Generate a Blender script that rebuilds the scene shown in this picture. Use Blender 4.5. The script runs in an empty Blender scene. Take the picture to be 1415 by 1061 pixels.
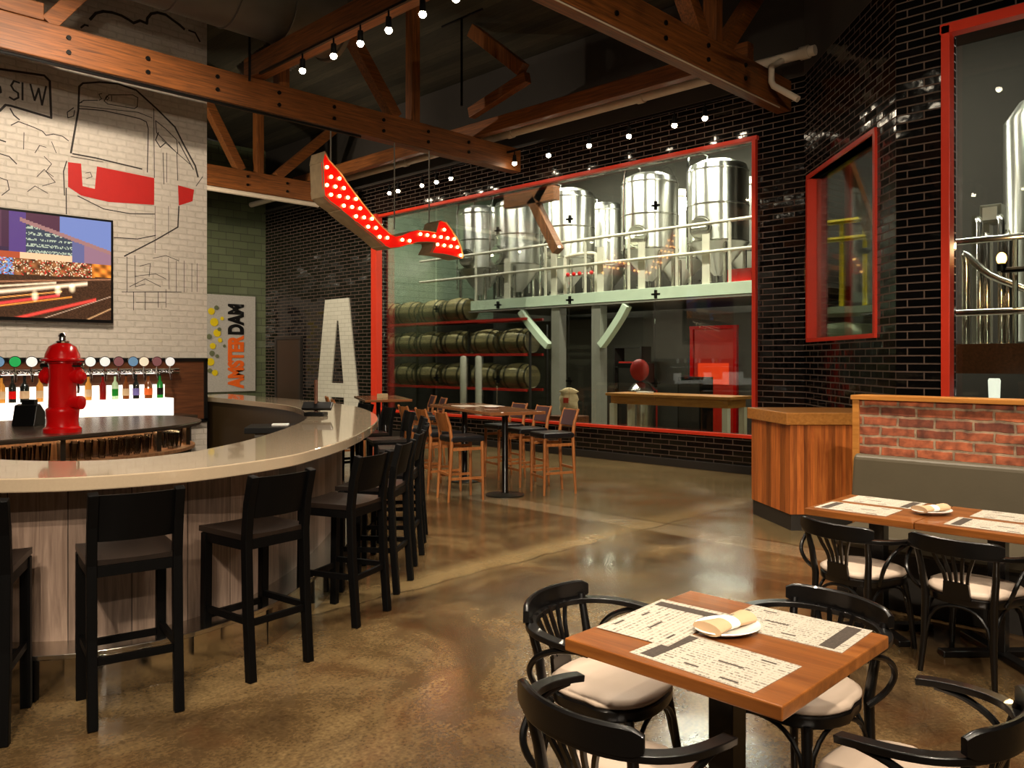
import bpy, bmesh, math, random
from mathutils import Vector, Matrix, Euler
random.seed(7)
PI = math.pi
sc = bpy.context.scene
C = sc.collection
R = math.radians

# ---------------------------------------------------------------- camera data (eye height 1.68 m, level camera)
EYE = 1.68; FPX = 1116.0; HX = 707.5; HY = 497.0
FW = Vector((0.7145, 0.6997, 0)); RT = Vector((0.6997, -0.7145, 0))
def ray(px, py): return FW + RT * ((px - HX) / FPX) + Vector((0, 0, 1)) * ((HY - py) / FPX)
def on_x(px, py, X): r = ray(px, py); t = X / r.x; return Vector((X, r.y * t, EYE + r.z * t))
def on_y(px, py, Y): r = ray(px, py); t = Y / r.y; return Vector((r.x * t, Y, EYE + r.z * t))
def on_z(px, py, Z): r = ray(px, py); t = (Z - EYE) / r.z; return Vector((r.x * t, r.y * t, Z))

# ---------------------------------------------------------------- materials
def lin(c):
    return tuple(((x / 255.0) / 12.92 if x / 255.0 <= 0.04045 else ((x / 255.0 + 0.055) / 1.055) ** 2.4) for x in c)
def new_mat(name):
    m = bpy.data.materials.new(name); m.use_nodes = True
    nt = m.node_tree; b = nt.nodes['Principled BSDF']
    return m, nt, b
def N(nt, t, **kw):
    n = nt.nodes.new(t)
    for k, v in kw.items():
        if k in n.inputs: n.inputs[k].default_value = v
        else: setattr(n, k, v)
    return n
def pbr(name, col, rough=0.5, metal=0.0, var=0.12, scale=6.0, bump=0.0, bscale=40.0, emit=None, estr=0.0, coat=0.0, spec=0.5):
    m, nt, b = new_mat(name); L = nt.links
    c = lin(col)
    tc = N(nt, 'ShaderNodeTexCoord'); nz = N(nt, 'ShaderNodeTexNoise', Scale=scale, Detail=4.0)
    L.new(tc.outputs['Object'], nz.inputs['Vector'])
    mx = N(nt, 'ShaderNodeMixRGB'); L.new(nz.outputs['Fac'], mx.inputs['Fac'])
    mx.inputs[1].default_value = (*[x * (1 - var) for x in c], 1); mx.inputs[2].default_value = (*[min(1, x * (1 + var)) for x in c], 1)
    L.new(mx.outputs[0], b.inputs['Base Color'])
    b.inputs['Roughness'].default_value = rough; b.inputs['Metallic'].default_value = metal
    b.inputs['Coat Weight'].default_value = coat; b.inputs['Specular IOR Level'].default_value = spec
    if bump:
        n2 = N(nt, 'ShaderNodeTexNoise', Scale=bscale, Detail=3.0); L.new(tc.outputs['Object'], n2.inputs['Vector'])
        bp = N(nt, 'ShaderNodeBump', Strength=bump, Distance=0.01); L.new(n2.outputs['Fac'], bp.inputs['Height']); L.new(bp.outputs[0], b.inputs['Normal'])
    if emit:
        b.inputs['Emission Color'].default_value = (*lin(emit), 1); b.inputs['Emission Strength'].default_value = estr
    return m
def wood(name, c1, c2, rough=0.4, axis=0, scale=5.0, stretch=14.0, planks=0.0, plank_axis=1, bump=0.15, coat=0.0, pvar=1.0):
    m, nt, b = new_mat(name); L = nt.links
    tc = N(nt, 'ShaderNodeTexCoord'); mp = N(nt, 'ShaderNodeMapping'); L.new(tc.outputs['Object'], mp.inputs['Vector'])
    s = [stretch] * 3; s[axis] = 1.0; mp.inputs['Scale'].default_value = s
    nz = N(nt, 'ShaderNodeTexNoise', Scale=scale * 0.5, Detail=6.0, Roughness=0.6, Distortion=0.6); L.new(mp.outputs[0], nz.inputs['Vector'])
    rp = N(nt, 'ShaderNodeValToRGB'); rp.color_ramp.elements[0].position = 0.3; rp.color_ramp.elements[1].position = 0.72
    rp.color_ramp.elements[0].color = (*lin(c1), 1); rp.color_ramp.elements[1].color = (*lin(c2), 1)
    L.new(nz.outputs['Fac'], rp.inputs['Fac']); out = rp.outputs[0]
    if planks:
        sp = N(nt, 'ShaderNodeSeparateXYZ'); L.new(tc.outputs['UV' if plank_axis == 'u' else 'Object'], sp.inputs[0])
        src = sp.outputs[0 if plank_axis == 'u' else plank_axis]
        dv = N(nt, 'ShaderNodeMath', operation='DIVIDE'); L.new(src, dv.inputs[0]); dv.inputs[1].default_value = planks
        fl = N(nt, 'ShaderNodeMath', operation='FLOOR'); L.new(dv.outputs[0], fl.inputs[0])
        wn = N(nt, 'ShaderNodeTexWhiteNoise', noise_dimensions='1D'); L.new(fl.outputs[0], wn.inputs['W'])
        ma = N(nt, 'ShaderNodeMapRange'); L.new(wn.outputs['Value'], ma.inputs[0]); ma.inputs[3].default_value = 0.50; ma.inputs[4].default_value = 1.25
        fr = N(nt, 'ShaderNodeMath', operation='FRACT'); L.new(dv.outputs[0], fr.inputs[0])
        gp = N(nt, 'ShaderNodeMath', operation='GREATER_THAN'); L.new(fr.outputs[0], gp.inputs[0]); gp.inputs[1].default_value = 0.015
        mu = N(nt, 'ShaderNodeMath', operation='MULTIPLY'); L.new(ma.outputs[0], mu.inputs[0]); L.new(gp.outputs[0], mu.inputs[1])
        mx = N(nt, 'ShaderNodeMixRGB', blend_type='MULTIPLY'); mx.inputs[0].default_value = pvar
        L.new(out, mx.inputs[1]); L.new(mu.outputs[0], mx.inputs[2]); out = mx.outputs[0]
    L.new(out, b.inputs['Base Color']); b.inputs['Roughness'].default_value = rough; b.inputs['Coat Weight'].default_value = coat
    bp = N(nt, 'ShaderNodeBump', Strength=bump, Distance=0.004); L.new(nz.outputs['Fac'], bp.inputs['Height']); L.new(bp.outputs[0], b.inputs['Normal'])
    return m
def brick(name, c1, c2, cm, w, h, mortar=0.006, rough=0.5, rough_m=0.8, bump=0.6, noise=0.0, wob=0.0, spec=0.5, tilt=0.0):
    m, nt, b = new_mat(name); L = nt.links
    uv = N(nt, 'ShaderNodeUVMap'); src = uv.outputs[0]
    if wob:
        nw = N(nt, 'ShaderNodeTexNoise', Scale=9.0, Detail=3.0); L.new(src, nw.inputs['Vector'])
        sb = N(nt, 'ShaderNodeVectorMath', operation='SUBTRACT'); L.new(nw.outputs['Color'], sb.inputs[0]); sb.inputs[1].default_value = (.5, .5, .5)
        sl = N(nt, 'ShaderNodeVectorMath', operation='SCALE'); L.new(sb.outputs[0], sl.inputs[0]); sl.inputs['Scale'].default_value = wob
        ad = N(nt, 'ShaderNodeVectorMath', operation='ADD'); L.new(src, ad.inputs[0]); L.new(sl.outputs[0], ad.inputs[1]); src = ad.outputs[0]
    br = N(nt, 'ShaderNodeTexBrick'); L.new(src, br.inputs['Vector'])
    br.inputs['Scale'].default_value = 1.0; br.inputs['Brick Width'].default_value = w; br.inputs['Row Height'].default_value = h
    br.inputs['Mortar Size'].default_value = mortar; br.inputs['Mortar Smooth'].default_value = 0.3
    br.inputs['Color1'].default_value = (*lin(c1), 1); br.inputs['Color2'].default_value = (*lin(c2), 1); br.inputs['Mortar'].default_value = (*lin(cm), 1)
    col = br.outputs['Color']
    if noise:
        nz = N(nt, 'ShaderNodeTexNoise', Scale=14.0, Detail=6.0); L.new(uv.outputs[0], nz.inputs['Vector'])
        rp = N(nt, 'ShaderNodeMapRange'); L.new(nz.outputs['Fac'], rp.inputs[0]); rp.inputs[1].default_value = .3; rp.inputs[2].default_value = .7; rp.inputs[3].default_value = 1 - noise; rp.inputs[4].default_value = 1 + noise * .4
        mx = N(nt, 'ShaderNodeMixRGB', blend_type='MULTIPLY'); mx.inputs[0].default_value = 1.0
        L.new(col, mx.inputs[1]); L.new(rp.outputs[0], mx.inputs[2]); col = mx.outputs[0]
    L.new(col, b.inputs['Base Color'])
    mr = N(nt, 'ShaderNodeMapRange'); L.new(br.outputs['Fac'], mr.inputs[0]); mr.inputs[3].default_value = rough; mr.inputs[4].default_value = rough_m
    L.new(mr.outputs[0], b.inputs['Roughness']); b.inputs['Specular IOR Level'].default_value = spec
    inv = N(nt, 'ShaderNodeMath', operation='SUBTRACT'); inv.inputs[0].default_value = 1.0; L.new(br.outputs['Fac'], inv.inputs[1])
    h_ = inv.outputs[0]
    n3 = N(nt, 'ShaderNodeTexNoise', Scale=(5.0 if tilt else 40.0), Detail=2.0); L.new(uv.outputs[0], n3.inputs['Vector'])
    m3 = N(nt, 'ShaderNodeMath', operation='MULTIPLY_ADD'); L.new(n3.outputs['Fac'], m3.inputs[0]); m3.inputs[1].default_value = (tilt or 0.35); L.new(h_, m3.inputs[2])
    bp = N(nt, 'ShaderNodeBump', Strength=bump, Distance=0.006); L.new(m3.outputs[0], bp.inputs['Height']); L.new(bp.outputs[0], b.inputs['Normal'])
    if tilt:                                   # every tile sits at its own slight angle
        sp = N(nt, 'ShaderNodeSeparateXYZ'); L.new(uv.outputs[0], sp.inputs[0])
        def mt(op, a, c):
            q = N(nt, 'ShaderNodeMath', operation=op)
            for i, v in ((0, a), (1, c)):
                if isinstance(v, (int, float)): q.inputs[i].default_value = v
                else: L.new(v, q.inputs[i])
            return q.outputs[0]
        row = mt('FLOOR', mt('DIVIDE', sp.outputs[1], h), 0); odd = mt('FLOORED_MODULO', row, 2.0)
        off = mt('MULTIPLY', mt('SUBTRACT', 1.0, odd), w * .5); colm = mt('FLOOR', mt('DIVIDE', mt('ADD', sp.outputs[0], off), w), 0)
        cb = N(nt, 'ShaderNodeCombineXYZ'); L.new(row, cb.inputs[0]); L.new(colm, cb.inputs[1])
        wn = N(nt, 'ShaderNodeTexWhiteNoise', noise_dimensions='3D'); L.new(cb.outputs[0], wn.inputs['Vector'])
        sb2 = N(nt, 'ShaderNodeVectorMath', operation='SUBTRACT'); L.new(wn.outputs['Color'], sb2.inputs[0]); sb2.inputs[1].default_value = (.5, .5, .5)
        sc2 = N(nt, 'ShaderNodeVectorMath', operation='SCALE'); L.new(sb2.outputs[0], sc2.inputs[0]); sc2.inputs['Scale'].default_value = .075
        ge = N(nt, 'ShaderNodeNewGeometry'); ad2 = N(nt, 'ShaderNodeVectorMath', operation='ADD'); L.new(ge.outputs['Normal'], ad2.inputs[0]); L.new(sc2.outputs[0], ad2.inputs[1])
        nm = N(nt, 'ShaderNodeVectorMath', operation='NORMALIZE'); L.new(ad2.outputs[0], nm.inputs[0]); L.new(nm.outputs[0], bp.inputs['Normal'])
    return m
def emis(name, col, s):
    m, nt, b = new_mat(name); b.inputs['Base Color'].default_value = (*lin(col), 1)
    b.inputs['Emission Color'].default_value = (*lin(col), 1); b.inputs['Emission Strength'].default_value = s
    return m
def glassy(name, tint=(235, 245, 240), refl=1.0):
    m, nt, b = new_mat(name); L = nt.links; nt.nodes.remove(b)
    tr = N(nt, 'ShaderNodeBsdfTransparent'); tr.inputs[0].default_value = (*lin(tint), 1)
    gl = N(nt, 'ShaderNodeBsdfGlossy'); gl.inputs['Roughness'].default_value = 0.01
    fr = N(nt, 'ShaderNodeFresnel', IOR=1.45)
    mu = N(nt, 'ShaderNodeMath', operation='MULTIPLY'); L.new(fr.outputs[0], mu.inputs[0]); mu.inputs[1].default_value = refl
    mx = N(nt, 'ShaderNodeMixShader'); L.new(mu.outputs[0], mx.inputs[0]); L.new(tr.outputs[0], mx.inputs[1]); L.new(gl.outputs[0], mx.inputs[2])
    L.new(mx.outputs[0], nt.nodes['Material Output'].inputs[0])
    return m
def concrete(name):
    m, nt, b = new_mat(name); L = nt.links
    tc = N(nt, 'ShaderNodeTexCoord')
    n1 = N(nt, 'ShaderNodeTexNoise', Scale=0.75, Detail=9.0, Roughness=0.7, Distortion=1.2); L.new(tc.outputs['Object'], n1.inputs['Vector'])
    rp = N(nt, 'ShaderNodeValToRGB'); e = rp.color_ramp.elements
    e[0].position = 0.30; e[0].color = (*lin((46, 33, 20)), 1); e[1].position = 0.70; e[1].color = (*lin((126, 104, 70)), 1)
    k = e.new(0.48); k.color = (*lin((80, 62, 39)), 1)
    L.new(n1.outputs['Fac'], rp.inputs['Fac'])
    n2 = N(nt, 'ShaderNodeTexNoise', Scale=55.0, Detail=5.0); L.new(tc.outputs['Object'], n2.inputs['Vector'])
    mr = N(nt, 'ShaderNodeMapRange'); L.new(n2.outputs['Fac'], mr.inputs[0]); mr.inputs[1].default_value = .3; mr.inputs[2].default_value = .7; mr.inputs[3].default_value = .60; mr.inputs[4].default_value = 1.28
    mx = N(nt, 'ShaderNodeMixRGB', blend_type='MULTIPLY'); mx.inputs[0].default_value = 1; L.new(rp.outputs[0], mx.inputs[1]); L.new(mr.outputs[0], mx.inputs[2])
    # rust-brown acid stains
    n4 = N(nt, 'ShaderNodeTexNoise', Scale=0.8, Detail=5.0, Roughness=.7, Distortion=2.0); 
    mp = N(nt, 'ShaderNodeMapping'); mp.inputs['Location'].default_value = (7, 3, 0); L.new(tc.outputs['Object'], mp.inputs['Vector']); L.new(mp.outputs[0], n4.inputs['Vector'])
    r4 = N(nt, 'ShaderNodeMapRange'); L.new(n4.outputs['Fac'], r4.inputs[0]); r4.inputs[1].default_value = .5; r4.inputs[2].default_value = .68; r4.inputs[4].default_value = .55
    m4 = N(nt, 'ShaderNodeMixRGB'); L.new(r4.outputs[0], m4.inputs[0]); L.new(mx.outputs[0], m4.inputs[1]); m4.inputs[2].default_value = (*lin((70, 42, 22)), 1)
    # slab joints: a pale grouted strip along X = 6.6..7.0, older unpolished slab beyond it, one saw cut across
    ge = N(nt, 'ShaderNodeNewGeometry'); nj = N(nt, 'ShaderNodeTexNoise', Scale=3.0, Detail=4.0); L.new(ge.outputs['Position'], nj.inputs['Vector'])
    sx = N(nt, 'ShaderNodeSeparateXYZ'); L.new(ge.outputs['Position'], sx.inputs[0])
    def jig(src, amt):
        q = N(nt, 'ShaderNodeMath', operation='MULTIPLY_ADD'); L.new(nj.outputs['Fac'], q.inputs[0]); q.inputs[1].default_value = amt; L.new(src, q.inputs[2]); return q.outputs[0]
    def band(src, c, hw, soft):
        d = N(nt, 'ShaderNodeMath', operation='SUBTRACT'); L.new(src, d.inputs[0]); d.inputs[1].default_value = c
        a = N(nt, 'ShaderNodeMath', operation='ABSOLUTE'); L.new(d.outputs[0], a.inputs[0])
        r = N(nt, 'ShaderNodeMapRange'); L.new(a.outputs[0], r.inputs[0]); r.inputs[1].default_value = hw; r.inputs[2].default_value = hw + soft; r.inputs[3].default_value = 1; r.inputs[4].default_value = 0; return r.outputs[0]
    def layer(prev, fac, col, amt):
        k = N(nt, 'ShaderNodeMath', operation='MULTIPLY'); L.new(fac, k.inputs[0]); k.inputs[1].default_value = amt
        q = N(nt, 'ShaderNodeMixRGB'); L.new(k.outputs[0], q.inputs[0]); L.new(prev, q.inputs[1]); q.inputs[2].default_value = (*lin(col), 1); return q.outputs[0]
    xj = jig(sx.outputs[0], .10); yj = jig(sx.outputs[1], .16)
    old = N(nt, 'ShaderNodeMapRange'); L.new(xj, old.inputs[0]); old.inputs[1].default_value = 7.05; old.inputs[2].default_value = 7.12
    out = layer(m4.outputs[0], old.outputs[0], (128, 112, 78), .45)
    out = layer(out, band(xj, 6.86, .17, .05), (142, 126, 98), .55)
    out = layer(out, band(yj, 4.86, .05, .22), (150, 128, 88), .5)
    out = layer(out, band(yj, 4.73, .004, .012), (48, 36, 22), .8)
    out = layer(out, band(xj, 7.08, .004, .012), (60, 48, 32), .6)
    L.new(out, b.inputs['Base Color'])
    n3 = N(nt, 'ShaderNodeTexNoise', Scale=1.6, Detail=5.0); L.new(tc.outputs['Object'], n3.inputs['Vector'])
    m3 = N(nt, 'ShaderNodeMapRange'); L.new(n3.outputs['Fac'], m3.inputs[0]); m3.inputs[1].default_value = .3; m3.inputs[2].default_value = .7; m3.inputs[3].default_value = .10; m3.inputs[4].default_value = .26
    L.new(m3.outputs[0], b.inputs['Roughness'])
    bp = N(nt, 'ShaderNodeBump', Strength=0.05, Distance=0.01); L.new(n2.outputs['Fac'], bp.inputs['Height']); L.new(bp.outputs[0], b.inputs['Normal'])
    return m
def vcol(name, s):
    m, nt, b = new_mat(name); L = nt.links
    a = N(nt, 'ShaderNodeVertexColor'); a.layer_name = 'picture'
    L.new(a.outputs[0], b.inputs['Emission Color']); b.inputs['Emission Strength'].default_value = s
    b.inputs['Base Color'].default_value = (0.01, 0.01, 0.01, 1); b.inputs['Roughness'].default_value = .25
    return m
def menu(name):
    m, nt, b = new_mat(name); L = nt.links
    uv = N(nt, 'ShaderNodeUVMap')
    sp = N(nt, 'ShaderNodeSeparateXYZ'); L.new(uv.outputs[0], sp.inputs[0])
    # columns of fine print
    br = N(nt, 'ShaderNodeTexBrick'); L.new(uv.outputs[0], br.inputs['Vector'])
    br.inputs['Scale'].default_value = 1; br.inputs['Brick Width'].default_value = .085; br.inputs['Row Height'].default_value = .018; br.inputs['Mortar Size'].default_value = .005
    br.offset = 0.0
    br.inputs['Color1'].default_value = (1, 1, 1, 1); br.inputs['Color2'].default_value = (.35, .35, .35, 1); br.inputs['Mortar'].default_value = (0, 0, 0, 1)
    nz = N(nt, 'ShaderNodeTexNoise', Scale=55.0, Detail=3.0); mp = N(nt, 'ShaderNodeMapping'); mp.inputs['Scale'].default_value = (3, 1, 1)
    L.new(uv.outputs[0], mp.inputs['Vector']); L.new(mp.outputs[0], nz.inputs['Vector'])
    st = N(nt, 'ShaderNodeMapRange'); L.new(nz.outputs['Fac'], st.inputs[0]); st.inputs[1].default_value = .42; st.inputs[2].default_value = .58
    mu = N(nt, 'ShaderNodeMath', operation='MULTIPLY'); L.new(st.outputs[0], mu.inputs[0]); L.new(br.outputs['Color'], mu.inputs[1])
    m2 = N(nt, 'ShaderNodeMath', operation='MULTIPLY'); L.new(mu.outputs[0], m2.inputs[0]); m2.inputs[1].default_value = .85
    mx = N(nt, 'ShaderNodeMixRGB'); L.new(m2.outputs[0], mx.inputs[0]); mx.inputs[1].default_value = (*lin((186, 177, 162)), 1); mx.inputs[2].default_value = (*lin((60, 50, 42)), 1)
    L.new(mx.outputs[0], b.inputs['Base Color']); b.inputs['Roughness'].default_value = .8
    return m

M = {}
M['tile'] = brick('black_glazed_tile', (12, 11, 11), (7, 7, 7), (92, 74, 62), 0.32, 0.082, 0.008, rough=0.10, rough_m=0.7, bump=0.8, spec=0.6, tilt=0.9)
M['greentile'] = brick('green_glazed_tile', (104, 112, 84), (88, 96, 72), (60, 62, 48), 0.40, 0.20, 0.008, rough=0.15, rough_m=0.7, bump=0.7, tilt=0.6)
M['whitebrick'] = brick('white_painted_brick', (212, 202, 190), (206, 196, 184), (200, 190, 177), 0.24, 0.085, 0.012, rough=0.6, bump=0.9, noise=0.10, wob=0.03)
M['redbrick'] = brick('reclaimed_red_brick', (196, 106, 66), (116, 58, 40), (158, 132, 106), 0.25, 0.074, 0.010, rough=0.75, bump=0.9, noise=0.65, wob=0.026)
M['paleblock'] = brick('pale_green_block', (168, 186, 160), (160, 178, 152), (120, 138, 116), 0.4, 0.2, 0.008, rough=0.5, bump=0.3)
M['floor'] = concrete('polished_stained_concrete')
M['ceiling'] = wood('dark_roof_boards', (54, 50, 37), (72, 66, 49), rough=0.8, axis=1, planks=0.18, plank_axis=0, stretch=8)
M['plaster'] = pbr('dark_plaster', (52, 46, 40), .8)
M['greyplaster'] = pbr('grey_brewery_plaster', (70, 66, 58), .8)
M['timber'] = wood('douglas_fir_timber', (76, 41, 15), (150, 87, 36), rough=0.5, axis=0, scale=4.0, stretch=22)
M['timber_y'] = wood('douglas_fir_timber_crosswise', (76, 41, 15), (150, 87, 36), rough=0.5, axis=1, scale=4.0, stretch=22)
M['timber_z'] = wood('douglas_fir_timber_upright', (76, 41, 15), (150, 87, 36), rough=0.5, axis=2, scale=4.0, stretch=22)
M['iron'] = pbr('black_iron', (18, 17, 16), .45, .6)
M['blackpaint'] = pbr('satin_black_paint', (7, 6, 6), .30, 0, coat=.2)
M['blackwood'] = wood('black_stained_wood', (3, 3, 3), (6, 5, 5), rough=.5, axis=2, coat=.0)
M['blackwood'].node_tree.nodes['Principled BSDF'].inputs['Specular IOR Level'].default_value = .12
M['seatwood'] = wood('dark_saddle_seat_wood', (18, 13, 10), (34, 23, 17), rough=.38, axis=0, coat=.1)
M['blackleather'] = pbr('black_leather', (18, 18, 22), .38, bump=.1, bscale=120)
M['teak'] = wood('orange_brown_beech', (146, 84, 40), (192, 122, 66), rough=.4, axis=2)
M['plumcloth'] = pbr('plum_brown_upholstery', (74, 50, 52), .8, bump=.1)
M['beige'] = pbr('beige_leatherette', (196, 176, 158), .5, bump=.06, bscale=30)
M['tabletop'] = wood('oiled_butcher_block', (110, 60, 24), (156, 94, 42), rough=.3, axis=1, planks=.055, plank_axis=0, scale=4, coat=.2, pvar=.35)
M['hightop'] = wood('high_table_wood', (120, 70, 40), (160, 104, 66), rough=.2, axis=1, coat=.5)
M['quartz'] = pbr('beige_quartz', (180, 161, 136), .07, var=.06, scale=90, coat=.6)
M['barwood'] = wood('grey_brown_vinyl_plank', (112, 92, 80), (164, 140, 124), rough=.4, axis=2, planks=.30, plank_axis='u', stretch=16)
M['darkpanel'] = pbr('dark_olive_panel', (62, 45, 20), .55)
M['stepsteel'] = pbr('mirror_kick_steel', (206, 202, 196), .12, 1.0, var=.04, scale=3)
M['steel'] = pbr('brushed_steel', (200, 196, 188), .22, 1.0, var=.05, scale=3)
M['tanksteel'] = pbr('polished_tank_steel', (226, 224, 216), .24, 1.0, var=.03, scale=3)
_nt = M['tanksteel'].node_tree; _b = _nt.nodes['Principled BSDF']; _b.inputs['Anisotropic'].default_value = .9; _b.inputs['Anisotropic Rotation'].default_value = .25; _b.inputs['Roughness'].default_value = .3
_tg = N(_nt, 'ShaderNodeTangent', direction_type='RADIAL', axis='Z'); _nt.links.new(_tg.outputs[0], _b.inputs['Tangent'])
M['chrome'] = pbr('chrome', (225, 225, 225), .06, 1.0, var=.02)
M['galv'] = pbr('galvanised_duct', (92, 84, 74), .5, .35, var=.15)
M['whitepipe'] = pbr('white_painted_pipe', (206, 190, 168), .45)
M['mezz'] = pbr('pale_green_steel_paint', (206, 220, 196), .45)
M['railpaint'] = pbr('cream_rail_paint', (214, 206, 188), .35)
M['greycol'] = pbr('grey_column_paint', (128, 124, 114), .45)
M['redframe'] = pbr('red_frame_paint', (222, 58, 32), .35, var=.08)
M['redgloss'] = pbr('hydrant_red', (205, 12, 14), .22, coat=.5)
M['redpaint'] = pbr('mural_red_paint', (190, 24, 18), .6, bump=.2, bscale=30)
M['blackink'] = pbr('mural_black_paint', (46, 39, 36), .7)
M['redrack'] = pbr('rack_red', (176, 34, 22), .5)
M['barrel'] = wood('barrel_oak', (120, 108, 72), (160, 146, 100), rough=.5, axis=1, planks=.08, plank_axis=2)
M['hoop'] = pbr('barrel_hoop', (60, 58, 50), .4, .8)
M['yellow'] = pbr('safety_yellow', (222, 196, 20), .45)
M['greenmetal'] = pbr('green_grey_tank', (120, 128, 96), .3, .4)
M['islandwood'] = wood('warm_island_wood', (112, 76, 50), (160, 116, 80), rough=.45, axis=2)
M['fillstrip'] = emis('added_fill_strip', (255, 214, 160), 32.0)
M['white'] = pbr('white_china', (236, 232, 226), .2)
M['linen'] = pbr('cream_napkin', (198, 166, 130), .85)
M['paperwhite'] = pbr('white_paper_band', (240, 238, 232), .8)
M['menu'] = menu('printed_menu_paper')
M['menuband'] = pbr('menu_dark_band', (66, 56, 48), .8, var=.7, scale=120)
M['burlap'] = pbr('paper_malt_sack', (198, 172, 132), .8, bump=.4, bscale=14)
M['sofa'] = pbr('olive_grey_leatherette', (76, 68, 52), .45, bump=.05, bscale=40)
M['oaktrim'] = wood('honey_oak_trim', (156, 98, 40), (192, 130, 62), rough=.35, axis=1, coat=.2)
M['planks'] = wood('mixed_reclaimed_planks', (150, 74, 28), (206, 118, 52), rough=.4, axis=2, planks=.105, plank_axis='u')
M['kick'] = pbr('dark_kick_plate', (40, 36, 32), .5)
M['screenblack'] = pbr('tv_black', (10, 10, 11), .3)
M['picture'] = vcol('tv_picture', 1.25)
M['glass'] = glassy('window_glass', (232, 238, 232), 0.75)
M['drinkglass'] = glassy('drinking_glass', (236, 236, 236), 2.0)
M['lamp'] = emis('spot_lamp', (255, 236, 205), 60.0)
M['sbulb'] = emis('sign_bulb', (255, 190, 110), 16.0)
M['signred'] = pbr('marquee_red_face', (196, 14, 10), .3, emit=(255, 16, 6), estr=.55)
M['signside'] = pbr('marquee_rusty_side', (172, 150, 116), .6, var=.35, scale=8)
M['litwhite'] = emis('lit_acrylic', (255, 250, 240), 1.15)
M['fluor'] = emis('added_brewery_tube', (255, 246, 220), 9.0)
M['edison'] = emis('edison_filament', (255, 170, 80), 30.0)
M['tapwood'] = wood('walnut_tap_panel', (74, 42, 24), (112, 66, 40), rough=.35, axis=0)
M['darkmetal'] = pbr('bronzed_counter', (94, 80, 68), .25, .7)
M['banner'] = pbr('banner_grey_print', (176, 172, 164), .6, var=.25, scale=30)
M['orange'] = pbr('banner_orange', (232, 100, 20), .6)
M['whitepaintbrick'] = brick('white_painted_tile_letter', (214, 212, 196), (206, 204, 188), (178, 176, 160), 0.30, 0.098, 0.006, rough=0.5, bump=0.5)
M['browndoor'] = pbr('dark_brown_door', (52, 38, 26), .5)
M['reddoor'] = pbr('red_door_paint', (196, 34, 16), .4)

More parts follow.
